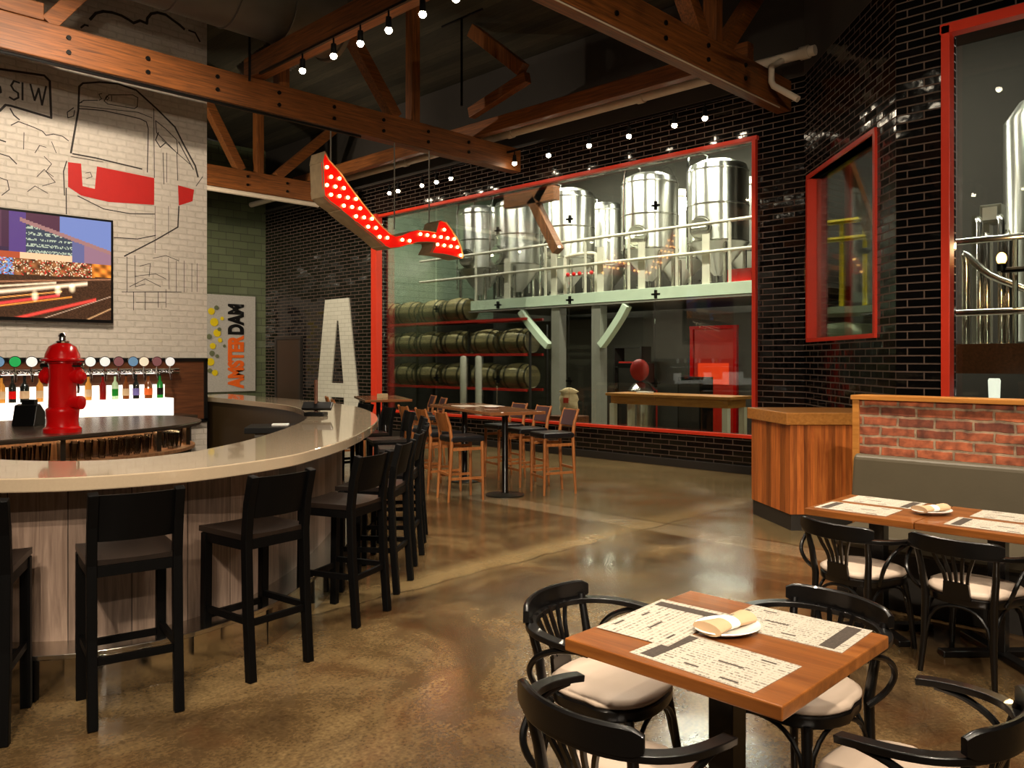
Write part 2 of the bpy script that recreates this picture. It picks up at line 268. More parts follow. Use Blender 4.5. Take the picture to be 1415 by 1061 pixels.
# ---------------------------------------------------------------- mesh builder
class MB:
    def __init__(s): s.bm = bmesh.new(); s.uv = s.bm.loops.layers.uv.new('UVMap')
    def box(s, c, size, rz=0.0, rot=None):
        mt = Matrix.Translation(Vector(c)) @ (rot.to_4x4() if rot is not None else Matrix.Rotation(rz, 4, 'Z')) @ Matrix.Diagonal((*size, 1))
        bmesh.ops.create_cube(s.bm, size=1.0, matrix=mt); return s
    def bar(s, a, b, w, h, up=Vector((0, 0, 1))):
        a = Vector(a); b = Vector(b); t = b - a; l = t.length; t = t / l
        up = Vector(up)
        if abs(t.dot(up)) > .98: up = Vector((0, 1, 0)) if abs(t.y) < .9 else Vector((1, 0, 0))
        y = up.cross(t).normalized(); z = t.cross(y)
        rot = Matrix((t, y, z)).transposed()
        return s.box((a + b) / 2, (l, w, h), rot=rot)
    def ring(s, pts): return [s.bm.verts.new(p) for p in pts]
    def loft(s, rings, closed=True, cap=True, loop=False):
        rs = [s.ring(r) for r in rings]; n = len(rs[0])
        pairs = list(zip(rs[:-1], rs[1:])) + ([(rs[-1], rs[0])] if loop else [])
        for a, b in pairs:
            for i in range(n if closed else n - 1):
                j = (i + 1) % n
                try: s.bm.faces.new((a[i], a[j], b[j], b[i]))
                except ValueError: pass
        if cap and not loop and closed:
            for r, f in ((rs[0], True), (rs[-1], False)):
                try: s.bm.faces.new(list(reversed(r)) if f else r)
                except ValueError: pass
        return s
    def tube(s, pts, r, n=8, closed=False):
        pts = [Vector(p) for p in pts]; rr = r if isinstance(r, (list, tuple)) else [r] * len(pts)
        k = len(pts); tang = []
        for i in range(k):
            if closed: t = pts[(i + 1) % k] - pts[i - 1]
            else: t = pts[min(i + 1, k - 1)] - pts[max(i - 1, 0)]
            tang.append(t.normalized())
        nrm = tang[0].orthogonal().normalized(); rings = []
        for i in range(k):
            nrm = (nrm - tang[i] * nrm.dot(tang[i])).normalized(); bn = tang[i].cross(nrm)
            rings.append([pts[i] + (nrm * math.cos(2 * PI * j / n) + bn * math.sin(2 * PI * j / n)) * rr[i] for j in range(n)])
        return s.loft(rings, loop=closed)
    def sweep(s, pts, prof, up=(0, 0, 1), loop=False):
        pts = [Vector(p) for p in pts]; up = Vector(up); k = len(pts); rings = []
        for i in range(k):
            if loop: t = (pts[(i + 1) % k] - pts[i - 1]).normalized()
            else: t = (pts[min(i + 1, k - 1)] - pts[max(i - 1, 0)]).normalized()
            y = up.cross(t).normalized(); z = t.cross(y)
            rings.append([pts[i] + y * a + z * b for a, b in prof])
        return s.loft(rings, loop=loop)
    def lathe(s, prof, c=(0, 0, 0), n=24, axis='Z'):
        c = Vector(c); rings = []
        for r, h in prof:
            r = max(r, 1e-4); ring = []
            for j in range(n):
                a = 2 * PI * j / n; x, y = r * math.cos(a), r * math.sin(a)
                ring.append(c + (Vector((x, y, h)) if axis == 'Z' else Vector((h, x, y)) if axis == 'X' else Vector((y, h, x))))
            rings.append(ring)
        return s.loft(rings)
    def prism(s, poly, z0, z1):
        a = [s.bm.verts.new((x, y, z0)) for x, y in poly]; b = [s.bm.verts.new((x, y, z1)) for x, y in poly]; n = len(a)
        s.bm.faces.new(list(reversed(a))); s.bm.faces.new(b)
        for i in range(n): s.bm.faces.new((a[i], a[(i + 1) % n], b[(i + 1) % n], b[i]))
        return s
    def prism3(s, poly, vec):
        a = [s.bm.verts.new(p) for p in poly]; b = [s.bm.verts.new(Vector(p) + Vector(vec)) for p in poly]; n = len(a)
        s.bm.faces.new(list(reversed(a))); s.bm.faces.new(b)
        for i in range(n): s.bm.faces.new((a[i], a[(i + 1) % n], b[(i + 1) % n], b[i]))
        return s
    def strip(s, outer, inner, z0, z1):
        rings = []
        for o, i in zip(outer, inner): rings.append([(o[0], o[1], z0), (i[0], i[1], z0), (i[0], i[1], z1), (o[0], o[1], z1)])
        return s.loft(rings)
    def sphere(s, c, r, sx=1, sy=1, sz=1, u=12, v=8):
        bmesh.ops.create_uvsphere(s.bm, u_segments=u, v_segments=v, radius=r, matrix=Matrix.Translation(Vector(c)) @ Matrix.Diagonal((sx, sy, sz, 1))); return s
    def walluv(s, d):
        d = Vector(d).normalized(); nrm = Vector((d.y, -d.x, 0))
        s.bm.normal_update()
        for f in s.bm.faces:
            for l in f.loops:
                p = l.vert.co
                if abs(f.normal.dot(d)) > .7: l[s.uv].uv = (p.dot(nrm), p.z)
                elif abs(f.normal.z) > .7: l[s.uv].uv = (p.dot(d), p.dot(nrm))
                else: l[s.uv].uv = (p.dot(d), p.z)
        return s
    def build(s, name, mat, parent=None, smooth=False, bevel=0.0, sub=0):
        me = bpy.data.meshes.new(name); bmesh.ops.recalc_face_normals(s.bm, faces=s.bm.faces[:])
        s.bm.to_mesh(me); s.bm.free(); o = bpy.data.objects.new(name, me); C.objects.link(o)
        me.materials.append(M[mat] if isinstance(mat, str) else mat)
        if smooth:
            for p in me.polygons: p.use_smooth = True
            if smooth != 'all':
                try: me.set_sharp_from_angle(angle=R(40))
                except Exception: pass
        if bevel:
            b = o.modifiers.new('bevel', 'BEVEL'); b.width = bevel; b.segments = 2; b.limit_method = 'ANGLE'; b.angle_limit = R(40)
        if sub:
            b = o.modifiers.new('sub', 'SUBSURF'); b.levels = sub; b.render_levels = sub
        if parent: o.parent = parent
        return o
def tag(o, label=None, cat=None, group=None, kind=None):
    if label: o['label'] = label
    if cat: o['category'] = cat
    if group: o['group'] = group
    if kind: o['kind'] = kind
    return o
def thing(name, label, cat, loc=(0, 0, 0), rz=0.0, group=None):
    o = bpy.data.objects.new(name, None); C.objects.link(o); o.location = loc; o.rotation_euler = (0, 0, rz); o.empty_display_size = .1
    return tag(o, label, cat, group)
def struct(o): o['kind'] = 'structure'; return o
def sroot(name, loc=(0, 0, 0)):
    o = bpy.data.objects.new(name, None); C.objects.link(o); o.location = loc; return struct(o)
def dup(root, loc, rz, label=None, group=None):
    r = root.copy(); C.objects.link(r); r.location = loc; r.rotation_euler = (0, 0, rz)
    if label: r['label'] = label
    if group: r['group'] = group
    for ch in list(root.children):
        c = ch.copy(); C.objects.link(c); c.parent = r
        for g in list(ch.children):
            d = g.copy(); C.objects.link(d); d.parent = c
    return r
ORD = ['first', 'second', 'third', 'fourth', 'fifth', 'sixth', 'seventh', 'eighth', 'ninth', 'tenth', 'eleventh', 'twelfth', 'thirteenth', 'fourteenth']
def catmull(pts, per=8):
    P = [Vector((*p, 0)) if len(p) == 2 else Vector(p) for p in pts]; out = []
    for i in range(len(P) - 1):
        p0 = P[max(i - 1, 0)]; p1 = P[i]; p2 = P[i + 1]; p3 = P[min(i + 2, len(P) - 1)]
        for k in range(per):
            t = k / per; out.append(0.5 * ((2 * p1) + (p2 - p0) * t + (2 * p0 - 5 * p1 + 4 * p2 - p3) * t * t + (3 * p1 - p0 - 3 * p2 + p3) * t ** 3))
    out.append(P[-1]); return out
def offset(path, d):
    out = []
    for i in range(len(path)):
        t = (path[min(i + 1, len(path) - 1)] - path[max(i - 1, 0)]).normalized(); out.append(path[i] + Vector((-t.y, t.x, 0)) * d)
    return out
# ================================================================ SETTING
XW = 10.92                                   # brewery window wall
C1 = Vector((10.92, 4.98, 0)); C2 = Vector((8.70, 2.99, 0))
DD = (C2 - C1); DL = DD.length; DD = DD / DL; DN = Vector((-DD.y, DD.x, 0))   # DN points out of the room
if DN.x < 0: DN = -DN
XR = 8.70
struct(MB().box((8, 8, -.1), (24, 28, .2)).build('floor', 'floor'))
# roof: rises away from the window wall to a ridge, boards on the underside
def roofz(x): return 7.30 + .09 * (10.92 - x) if x > 1.0 else 8.19
rf = MB()
rf.prism3([(11.3, -6, roofz(11.3)), (1.0, -6, 8.19), (-3, -6, 8.19), (-3, -6, 8.5), (1.0, -6, 8.5), (11.3, -6, roofz(11.3) + .3)], (0, 26.3, 0))
struct(rf.build('ceiling', 'ceiling'))

def wall(name, d, mat, boxes):
    w = MB()
    for c, s in boxes: w.box(c, s)
    w.walluv(d); return struct(w.build(name, mat))
def bx(x0, x1, y0, y1, z0, z1): return (((x0 + x1) / 2, (y0 + y1) / 2, (z0 + z1) / 2), (x1 - x0, y1 - y0, z1 - z0))
WY0, WY1, WZ0, WZ1 = 5.72, 14.90, .56, 4.90
T = .25
wall('wall_back', (0, 1, 0), 'tile', [bx(XW, XW + T, 4.98, WY0, 0, 5.66), bx(XW, XW + T, WY1, 20, 0, 5.66), bx(XW, XW + T, WY0, WY1, 0, WZ0), bx(XW, XW + T, WY0, WY1, WZ1, 5.66)])
# the diagonal wall with the tall narrow window
W2A, W2B, W2Z0, W2Z1 = .20, 2.47, 1.97, 4.16
def diag(t, n, z): return C1 + DD * t + DN * n + Vector((0, 0, z))
dw = MB()
def dbox(mb, t0, t1, n0, n1, z0, z1):
    a = [diag(t0, n0, z0), diag(t1, n0, z0), diag(t1, n1, z0), diag(t0, n1, z0)]
    return mb.prism3(a, (0, 0, z1 - z0))
for t0, t1, z0, z1 in ((0, W2A, 0, 5.66), (W2B, DL, 0, 5.66), (W2A, W2B, 0, W2Z0), (W2A, W2B, W2Z1, 5.66)): dbox(dw, t0, t1, 0, T, z0, z1)
dw.walluv(DD); struct(dw.build('wall_corner', 'tile'))
W3Y0, W3Y1, W3Z0, W3Z1 = .3, 2.50, .9, 4.95
wall('wall_right', (0, 1, 0), 'tile', [bx(XR, XR + T, W3Y1, 2.99, 0, 5.66), bx(XR, XR + T, -6, W3Y0, 0, 5.66), bx(XR, XR + T, W3Y0, W3Y1, 0, W3Z0), bx(XR, XR + T, W3Y0, W3Y1, W3Z1, 5.66)])
# dark plastered bulkheads above the tile
wall('wall_back_upper', (0, 1, 0), 'plaster', [bx(XW, XW + T, 4.98, 20, 5.661, 7.28)])
ub = MB(); dbox(ub, 0, DL, 0, T, 5.661, 7.28); struct(ub.build('wall_corner_upper', 'plaster'))
wall('wall_right_upper', (0, 1, 0), 'plaster', [bx(XR, XR + T, -6, 2.99, 5.661, 7.28)])
wall('wall_far', (1, 0, 0), 'greentile', [bx(-3, 10.92, 20, 20.25, 0, 7.3)])
wall('wall_left', (1, 0, 0), 'whitebrick', [bx(-3, 5.34, 11.5, 11.8, 0, 7.78)])
wall('wall_side', (0, 1, 0), 'plaster', [bx(-3.25, -3, -6, 20, 0, 8.0)])
wall('wall_front', (1, 0, 0), 'plaster', [bx(-3, 11, -6.25, -6, 0, 8.0)])
# ---- windows: red steel frames and panes
def frame_box(mb, pts4, w, d, nrm):
    nrm = Vector(nrm)
    for i in range(4):
        a = Vector(pts4[i]); b = Vector(pts4[(i + 1) % 4]); e = (b - a).normalized()
        mb.bar(a - e * w / 2 + nrm * d / 2, b + e * w / 2 + nrm * d / 2, d, w, up=nrm.cross(e)) if False else mb.bar(a - e * w / 2, b + e * w / 2, w, d, up=nrm)
w1 = sroot('window_1', (XW, WY0, WZ0))
def kid(o, p): o.parent = p; o.matrix_parent_inverse = p.matrix_world.inverted() if False else Matrix.Translation(p.location).inverted(); return o
f = MB()
f.box((XW - .02, (WY0 + WY1) / 2, WZ1 + .01), (.1, WY1 - WY0 + .12, .06)); f.box((XW - .02, (WY0 + WY1) / 2, WZ0 - .01), (.1, WY1 - WY0 + .12, .05))
f.box((XW - .02, WY0 - .01, (WZ0 + WZ1) / 2), (.1, .06, WZ1 - WZ0)); f.box((XW - .05, WY1 + .02, (WZ0 + WZ1) / 2 - .3), (.16, .20, WZ1 - WZ0 + .7))
kid(struct(f.build('window_frame', 'redframe', bevel=.004)), w1)
np_ = 5
for i in range(np_):
    a = WY0 + (WY1 - WY0) * i / np_; b = WY0 + (WY1 - WY0) * (i + 1) / np_
    kid(struct(MB().box((XW + .12, (a + b) / 2, (WZ0 + WZ1) / 2), (.012, b - a - .012, WZ1 - WZ0)).build('glass_pane', 'glass')), w1)
fit = MB()
for i in range(1, np_):
    y = WY0 + (WY1 - WY0) * i / np_
    for z in (1.3, 2.75, 4.2): fit.box((XW + .15, y, z), (.05, .14, .03)).box((XW + .15, y, z), (.05, .03, .14))
kid(struct(fit.build('glass_clamp', 'iron')), w1)
w2 = sroot('window_2', diag(W2A, 0, W2Z0))
f = MB()
for t0, t1, z0, z1 in ((W2A - .03, W2B + .03, W2Z1, W2Z1 + .05), (W2A - .03, W2B + .03, W2Z0 - .05, W2Z0), (W2A - .04, W2A + .02, W2Z0, W2Z1), (W2B - .02, W2B + .04, W2Z0, W2Z1)): dbox(f, t0, t1, -.03, .16, z0, z1)
kid(struct(f.build('window_frame', 'redframe')), w2)
g = MB(); dbox(g, W2A + .02, W2B - .02, .1, .112, W2Z0, W2Z1); kid(struct(g.build('glass_pane', 'glass')), w2)
w3 = sroot('window_3', (XR, W3Y0, W3Z0))
f = MB()
f.box((XR - .02, (W3Y0 + W3Y1) / 2, W3Z1 - .03), (.14, W3Y1 - W3Y0 + .1, .10)); f.box((XR - .02, (W3Y0 + W3Y1) / 2, W3Z0), (.14, W3Y1 - W3Y0 + .1, .08))
for y in (W3Y0, W3Y1): f.box((XR - .02, y, (W3Z0 + W3Z1) / 2), (.14, .08, W3Z1 - W3Z0))
kid(struct(f.build('window_frame', 'redframe', bevel=.004)), w3)
kid(struct(MB().box((XR + .12, (W3Y0 + W3Y1) / 2, (W3Z0 + W3Z1) / 2), (.012, W3Y1 - W3Y0 - .1, W3Z1 - W3Z0 - .1)).build('glass_pane', 'glass')), w3)
# dark door far down the tiled wall, left of the letter
p = on_x(392, 500, XW)
d1 = sroot('door_1', (XW, 18.75, 0))
kid(struct(MB().box((XW - .03, 18.75, 1.1), (.06, 1.1, 2.2)).build('door_leaf', 'browndoor', bevel=.005)), d1)
kid(struct(MB().box((XW - .04, 18.75, 2.24), (.08, 1.3, .08)).box((XW - .04, 18.15, 1.1), (.08, .08, 2.2)).box((XW - .04, 19.35, 1.1), (.08, .08, 2.2)).build('door_frame', 'kick', bevel=.005)), d1)
# base trim under the big window
struct(MB().box((XW - .04, 9.9, .06), (.08, 9.6, .12)).build('baseboard_back', 'kick', bevel=.005))

# ---------------------------------------------------------------- mural painted on the white brick wall
YM = 11.5
def m1(pts): return [on_y(x * .25442, y * .25442, YM) for x, y in pts]          # sketch traced in wall coordinates
def m2_(pts): return [on_y(x * .3582, 260 + y * .3582, YM) for x, y in pts]
def ribbon(mb, pts, w):
    k = len(pts)
    w = w * .8
    for i in range(k - 1):
        a, b = pts[i], pts[i + 1]; e = (b - a)
        if e.length < 1e-5: continue
        e.normalize(); n = Vector((-e.z, 0, e.x)) * w / 2; a2 = a - e * w * .3; b2 = b + e * w * .3
        q = [a2 - n, b2 - n, b2 + n, a2 + n]
        mb.prism3([Vector((v.x, YM - .001, v.z)) for v in q], (0, -.0015 - .00001 * (i % 7), 0))
strokes = [
    ([(440, 150), (460, 135), (478, 140)], .03), ([(490, 105), (520, 72), (560, 62), (610, 68), (660, 85), (700, 108), (725, 125), (760, 112), (797, 127), (800, 100), (820, 75), (855, 68), (900, 80), (940, 110), (975, 135), (1000, 158)], .045), ([(1025, 165), (1060, 178), (1085, 225)], .03),
    ([(-120, 350), (0, 375), (240, 410), (270, 440), (278, 640), (60, 575), (30, 570), (0, 600), (-80, 640)], .035), ([(55, 590), (75, 625), (105, 650)], .02),
    ([(-40, 445), (-60, 480), (-40, 520), (5, 500), (0, 470), (-30, 475)], .028),
    ([(105, 450), (75, 440), (60, 465), (75, 490), (98, 505), (100, 530), (75, 542), (52, 528)], .028), ([(122, 450), (122, 542)], .028), ([(165, 458), (188, 545), (210, 480), (228, 570), (250, 470)], .028),
    ([(60, 680), (100, 660), (180, 690), (230, 712), (250, 735), (290, 728), (340, 740), (372, 765)], .014), ([(130, 720), (128, 810)], .01), ([(190, 830), (215, 790), (250, 800)], .01), ([(0, 835), (50, 850), (90, 890)], .016), ([(0, 760), (30, 770)], .02), ([(280, 770), (305, 830)], .01), ([(240, 850), (280, 890), (250, 930), (290, 960)], .01), ([(200, 960), (240, 920), (300, 990), (230, 1010)], .01), ([(0, 965), (40, 980), (50, 1030), (10, 1060)], .012), ([(150, 1040), (190, 1010), (260, 1050)], .01),
    ([(385, 830), (425, 600), (430, 470), (450, 452), (540, 446), (640, 455), (740, 490), (850, 590), (950, 690), (1000, 790), (1060, 900), (1075, 960)], .03), ([(445, 555), (430, 560), (455, 545), (530, 545)], .014),
    ([(565, 548), (590, 515), (720, 515), (748, 530), (745, 580), (730, 590), (585, 565), (565, 548)], .014), ([(553, 508), (537, 512), (545, 528), (552, 536), (538, 545)], .012), ([(580, 520), (572, 532), (582, 544), (592, 532), (580, 520)], .01), ([(606, 520), (606, 548)], .012),
    ([(430, 590), (560, 600), (700, 630), (760, 645), (795, 662), (805, 700), (800, 935)], .016), ([(395, 835), (520, 858), (770, 918)], .024), ([(385, 850), (560, 880)], .01), ([(430, 575), (750, 610), (825, 640)], .012),
    ([(835, 590), (838, 965)], .012), ([(845, 655), (900, 700), (960, 760), (965, 830)], .014), ([(845, 655), (850, 720), (960, 830)], .014), ([(860, 720), (845, 760), (870, 800), (900, 775)], .018), ([(885, 830), (890, 1000)], .012), ([(905, 830), (905, 990)], .01), ([(960, 830), (965, 980)], .012), ([(880, 760), (1030, 890)], .012), ([(970, 770), (1050, 920)], .018),
    ([(400, 585), (365, 610), (368, 640), (400, 630), (405, 600)], .014), ([(362, 875), (345, 930), (350, 1060)], .016), ([(1100, 960), (1065, 1010)], .012), ([(465, 940), (490, 935), (500, 960), (470, 970)], .01)]
strokes2 = [([(255, 0), (256, 100)], .016), ([(300, 30), (400, 80), (500, 98), (598, 100)], .016), ([(690, 70), (686, 150), (600, 200), (480, 262)], .022), ([(440, 190), (530, 196), (600, 182)], .016), ([(598, 70), (598, 250)], .008), ([(650, 70), (650, 180)], .008),
    ([(490, 265), (490, 400)], .01), ([(520, 260), (522, 380), (560, 370)], .01), ([(470, 400), (700, 400)], .01), ([(515, 400), (515, 470)], .01), ([(560, 400), (560, 470)], .01), ([(610, 400), (610, 460)], .01), ([(640, 390), (640, 460)], .008), ([(520, 340), (600, 330), (640, 350)], .01), ([(590, 270), (640, 260), (690, 280)], .01), ([(650, 270), (652, 390)], .008), ([(680, 280), (680, 400)], .008), ([(710, 280), (710, 400)], .008), ([(740, 290), (740, 400)], .008), ([(760, 290), (760, 400)], .008), ([(540, 300), (580, 290), (575, 340)], .01), ([(500, 380), (560, 350), (620, 380)], .01), ([(525, 440), (640, 440)], .008)]
mural = thing('wall_mural', 'black line drawing of a streetcar with red bumper painted on the white brick wall', 'mural', (3, YM, 3))
def drawing(name, items):
    mb = MB()
    for pts, w in items: ribbon(mb, pts, w)
    kid(mb.build(name, 'blackink'), mural)
def kindof(pts):
    x = sum(p[0] for p in pts) / len(pts); y = sum(p[1] for p in pts) / len(pts)
    return 'cloud_drawing' if y < 200 and x > 400 else 'sign_drawing' if y < 650 and x < 290 else 'streetcar_drawing' if x > 320 else 'tree_drawing' if y > 740 else 'hill_drawing'
parts_ = {}
for pts, w in strokes: parts_.setdefault(kindof(pts), []).append((m1(pts), w))
for i, (pts, w) in enumerate(strokes2): parts_.setdefault('streetcar_drawing' if i < 6 else 'house_drawing', []).append((m2_(pts), w))
for k_, v_ in parts_.items(): drawing(k_, v_)

rp = MB()
for poly in ([(94, 224), (112, 226), (114, 257), (131, 261), (134, 230), (213, 246), (213, 283), (150, 279), (112, 270), (94, 258)], [(246, 256), (268, 262), (266, 278), (247, 284)]):
    rp.prism3([on_y(x, y, YM - .001) for x, y in poly], (0, -.003, 0))
kid(rp.build('red_bumper', 'redpaint'), mural)
# large painted letter A on the tiled wall, cut around its slit
def ax(px, py): q = on_x(px, py, XW); return (q.y, q.z)
AT, AB = 3.14, .02
la = MB()
yl = lambda px: on_x(px, 450, XW).y
y0, y1, y2, y3 = 17.55, 15.55, 17.05, 16.05   # foot outer left, foot outer right, top left, top right
def lpiece(pts): la.prism3([Vector((XW - .001, y, z)) for y, z in pts], (-.03, 0, 0))
s0, s1, sz0, sz1 = 16.78, 16.26, 1.12, 2.62    # slit foot left/right, slit bottom, apex
sm = (s0 + s1) / 2 - .02
lpiece([(y0, AB), (y0 + (y2 - y0) * (sz0 / AT), sz0), (s0, sz0), (s0, AB)] if False else [(y0, AB), (s0 + .05, AB), (s0, sz0), (sm + .05, sz1), (sm + .05, AT), (y2, AT)])
lpiece([(s1 - .05, AB), (y1, AB), (y3, AT), (sm + .05, AT), (sm + .05, sz1), (sm - .02, sz1), (s1, sz0)])
lpiece([(s0, sz0), (s1, sz0), (s1, .78), (s0 + .02, .78)])
la.walluv((0, 1, 0))
tag(la.build('wall_letter', 'whitepaintbrick'), 'tall white capital letter A with brick courses on the black tiled wall', 'letter')
# banner hung on the far green wall
bn = thing('wall_banner', 'grey vertical banner with orange and black rotated lettering on the green tiled wall', 'banner', (6.6, 19.96, 0))
bl = on_y(288, 405, 19.96); brr = on_y(353, 540, 19.96)
bx0, bx1, bz0, bz1 = bl.x - .9, brr.x, .85, 3.36
kid(MB().box(((bx0 + bx1) / 2, 19.975, (bz0 + bz1) / 2), (bx1 - bx0, .03, bz1 - bz0)).build('banner_panel', 'banner'), bn)
def text(body, size, mat, loc, rot, parent, off=0.0, ext=.004, name='lettering', xs=1.0):
    cu = bpy.data.curves.new(name, 'FONT'); cu.body = body; cu.size = size; cu.extrude = ext; cu.offset = off; cu.align_x = 'LEFT'
    tmp = bpy.data.objects.new('tmp', cu); C.objects.link(tmp); bpy.context.view_layer.update()
    me = bpy.data.meshes.new_from_object(tmp.evaluated_get(bpy.context.evaluated_depsgraph_get())); bpy.data.objects.remove(tmp)
    mt = Matrix.LocRotScale(Vector(loc), Euler(rot), Vector((xs, 1, 1))); me.transform(mt); me.materials.clear(); me.materials.append(M[mat])
    o = bpy.data.objects.new(name, me); C.objects.link(o)
    return kid(o, parent) if parent else o
q0 = on_y(336, 538, 19.93)
text('AMSTER', .56, 'orange', (q0.x, 19.95, .95), (PI / 2, -PI / 2, 0), bn, off=.03, xs=.66)
text('DAM', .56, 'blackpaint', (q0.x, 19.95, 2.33), (PI / 2, -PI / 2, 0), bn, off=.03, xs=.66)
bl2 = MB()
for i, (px, py, r) in enumerate([(292, 430, .09), (296, 445, .11), (300, 460, .1), (294, 478, .08), (304, 470, .06), (291, 500, .1), (297, 515, .08), (307, 440, .05)]):
    q = on_y(px, py, 19.95); bl2.lathe([(r, 0), (r, -.008)], (q.x, 19.955, q.z), 10, axis='Y')
kid(bl2.build('hop_print', 'yellow'), bn)
bl2 = MB()
for i, (px, py, r) in enumerate([(299, 425, .06), (303, 455, .05), (289, 465, .07), (293, 488, .07), (300, 492, .05), (290, 512, .06), (310, 478, .04)]):
    q = on_y(px, py, 19.95); bl2.lathe([(r, 0), (r, -.011)], (q.x, 19.955, q.z), 10, axis='Y')
kid(bl2.build('leaf_print', 'greenmetal'), bn)
# wall-mounted television
tvx0, tvx1, tvz0, tvz1 = 1.55, 4.0, 2.17, 3.55
tv = thing('wall_television', 'large flat black television showing a city street at night on white brick wall', 'television', (2.78, 11.4, 2.17))
kid(MB().box(((tvx0 + tvx1) / 2, 11.44, (tvz0 + tvz1) / 2), (tvx1 - tvx0, .07, tvz1 - tvz0)).build('casing', 'screenblack', bevel=.006), tv)
kid(MB().box(((tvx0 + tvx1) / 2, 11.487, (tvz0 + tvz1) / 2), (.8, .026, .5)).build('wall_bracket', 'iron'), tv)
def tvcol(u, v):
    rnd = random.random
    c = Vector((.10, .06, .09))
    hz = .40 + (u - .5) * .06
    if v > hz:                                       # buildings
        c = Vector((.16, .10, .17))
        roofl = .93 - max(0, (u - .55)) * .55
        if u < .52 and v > .66: c = Vector((.20, .10, .16)) if int(u * 60) % 3 else Vector((.26, .14, .2))
        if .50 < u < .58 and v > .55: c = Vector((.26, .17, .38))
        if .58 < u < .80 and .60 < v < roofl - .02:
            c = Vector((.16, .18, .22));
            if int(v * 34) % 2 and rnd() > .45: c = Vector((.62, .66, .55))
        if u >= .80 and v > .5: c = Vector((.30, .30, .46)) if u < .86 else Vector((.50, .34, .40))
        if abs(v - roofl) < .02 and u > .55: c = Vector((.55, .36, .34))
        if u > .58 and v > roofl + .02: c = Vector((.24, .12, .17)) if u < .74 else Vector((.36, .42, .66))
        if .56 < v < .62 and u < .8: c = Vector((.62, .22, .12)) if u < .55 else Vector((.95, .70, .5))
        if hz < v < .56:
            b = .5 + .5 * math.sin(u * 90) * math.sin(v * 60 + u * 20); c = Vector((.45, .24, .12)) * (.4 + b)
            if rnd() > .80: c = Vector((.9, .75, .55))
            if .44 < u < .52 and rnd() > .5: c = Vector((.35, .5, .75))
            if rnd() > .93: c = Vector((.8, .12, .1))
            if u > .9: c = Vector((.75, .36, .10)) * (.5 + b)
    else:                                            # wet road and light trails
        c = Vector((.15, .085, .05)) * (1 + .5 * rnd())
        s = v - hz
        def trail(off, sl, w, col, u0, u1):
            nonlocal c
            d = abs(v - (off + sl * (u - .5)))
            if d < w and u0 < u < u1: c = c + Vector(col) * (1 - d / w)
        trail(.245, .30, .030, (1.1, .95, .75), .3, .88); trail(.295, .24, .016, (1, .9, .7), .3, .72); trail(.335, .16, .012, (.5, .3, .2), 0, 1)
        trail(.14, .36, .022, (.95, .10, .14), .3, .74); trail(.115, .34, .012, (1, .5, .12), .2, .8); trail(-.03, .55, .024, (1, .12, .12), .4, .92); trail(.19, .30, .010, (1, .55, .2), .4, .75)
        trail(-.12, .72, .008, (.6, .5, .4), .4, 1); trail(-.36, .95, .012, (.7, .5, .3), .4, 1)
        for cx, cy, r in ((.80, .30, .05), (.73, .27, .05), (.62, .21, .06)):
            dd = ((u - cx) / .02) ** 2 + ((v - cy) / r) ** 2
            if dd < 1: c = c + Vector((.9, .8, .6)) * (1 - dd)
    return c
NU, NV = 180, 100
sm_ = bmesh.new(); grid = [[sm_.verts.new((tvx0 + .03 + (tvx1 - tvx0 - .06) * i / NU, 11.4035, tvz0 + .04 + (tvz1 - tvz0 - .07) * j / NV)) for i in range(NU + 1)] for j in range(NV + 1)]
cl = sm_.loops.layers.float_color.new('picture')
for j in range(NV):
    for i in range(NU):
        f = sm_.faces.new((grid[j][i], grid[j][i + 1], grid[j + 1][i + 1], grid[j + 1][i])); c = tvcol((i + .5) / NU, (j + .5) / NV)
        for l in f.loops: l[cl] = (min(c.x, 2) ** 1.7, min(c.y, 2) ** 1.7, min(c.z, 2) ** 1.7, 1)
me = bpy.data.meshes.new('screen'); sm_.to_mesh(me); sm_.free(); so = bpy.data.objects.new('screen', me); C.objects.link(so); me.materials.append(M['picture']); kid(so, tv)
# ================================================================ ROOF TIMBERS, DUCT, PIPES, SPOTLIGHTS
def truss(Y, label, xs, webs):
    t = thing('roof_truss', label, 'truss', (10.7, Y, 5.12), 0, 'timber roof trusses')
    x0 = xs
    kid(MB().box(((x0 + 10.7) / 2, Y, 5.33), (10.7 - x0, .22, .42)).build('bottom_chord', 'timber', bevel=.012), t)
    tz = lambda x: roofz(x) - .06
    for kind, xa, xb in webs:
        if kind == 'post': kid(MB().box((xa, Y, (5.54 + tz(xa)) / 2), (.16, .18, tz(xa) - 5.54)).build('post', 'timber_z', bevel=.008), t)
        else: kid(MB().bar((xa, Y, 5.54), (xb, Y, tz(xb)), .18, .2, up=(0, 1, 0)).build('diagonal_brace', 'timber', bevel=.008), t)
    if Y == 10.36: kid(MB().box((0, Y, 5.65), (5.7, .2, .2)).build('splice_plank', 'timber', bevel=.01), t)
    b0 = None
    for x in [x0 + .5 + .9 * i for i in range(int((10.4 - x0) / .9))]:
        for z in (5.25, 5.42):
            if b0 is None: b0 = MB().lathe([(.028, 0), (.028, -.02)], (0, 0, 0), 8, axis='Y').build('bolt', 'iron', t); b = b0
            else: b = b0.copy(); C.objects.link(b)
            b.location = (x - 10.7, -.11, z - 5.12)
    return t
truss(10.36, 'long timber roof truss crossing in front of the white brick wall', -2.8, [('post', 8.27, 0), ('dia', 7.9, 6.25), ('post', 5.9, 0), ('dia', 2.9, 4.6)])
truss(5.17, 'heavy timber roof truss nearest the black corner wall', -2.8, [('post', 8.8, 0), ('dia', 8.5, 6.8), ('post', 6.2, 0), ('dia', 9.0, 10.6)])
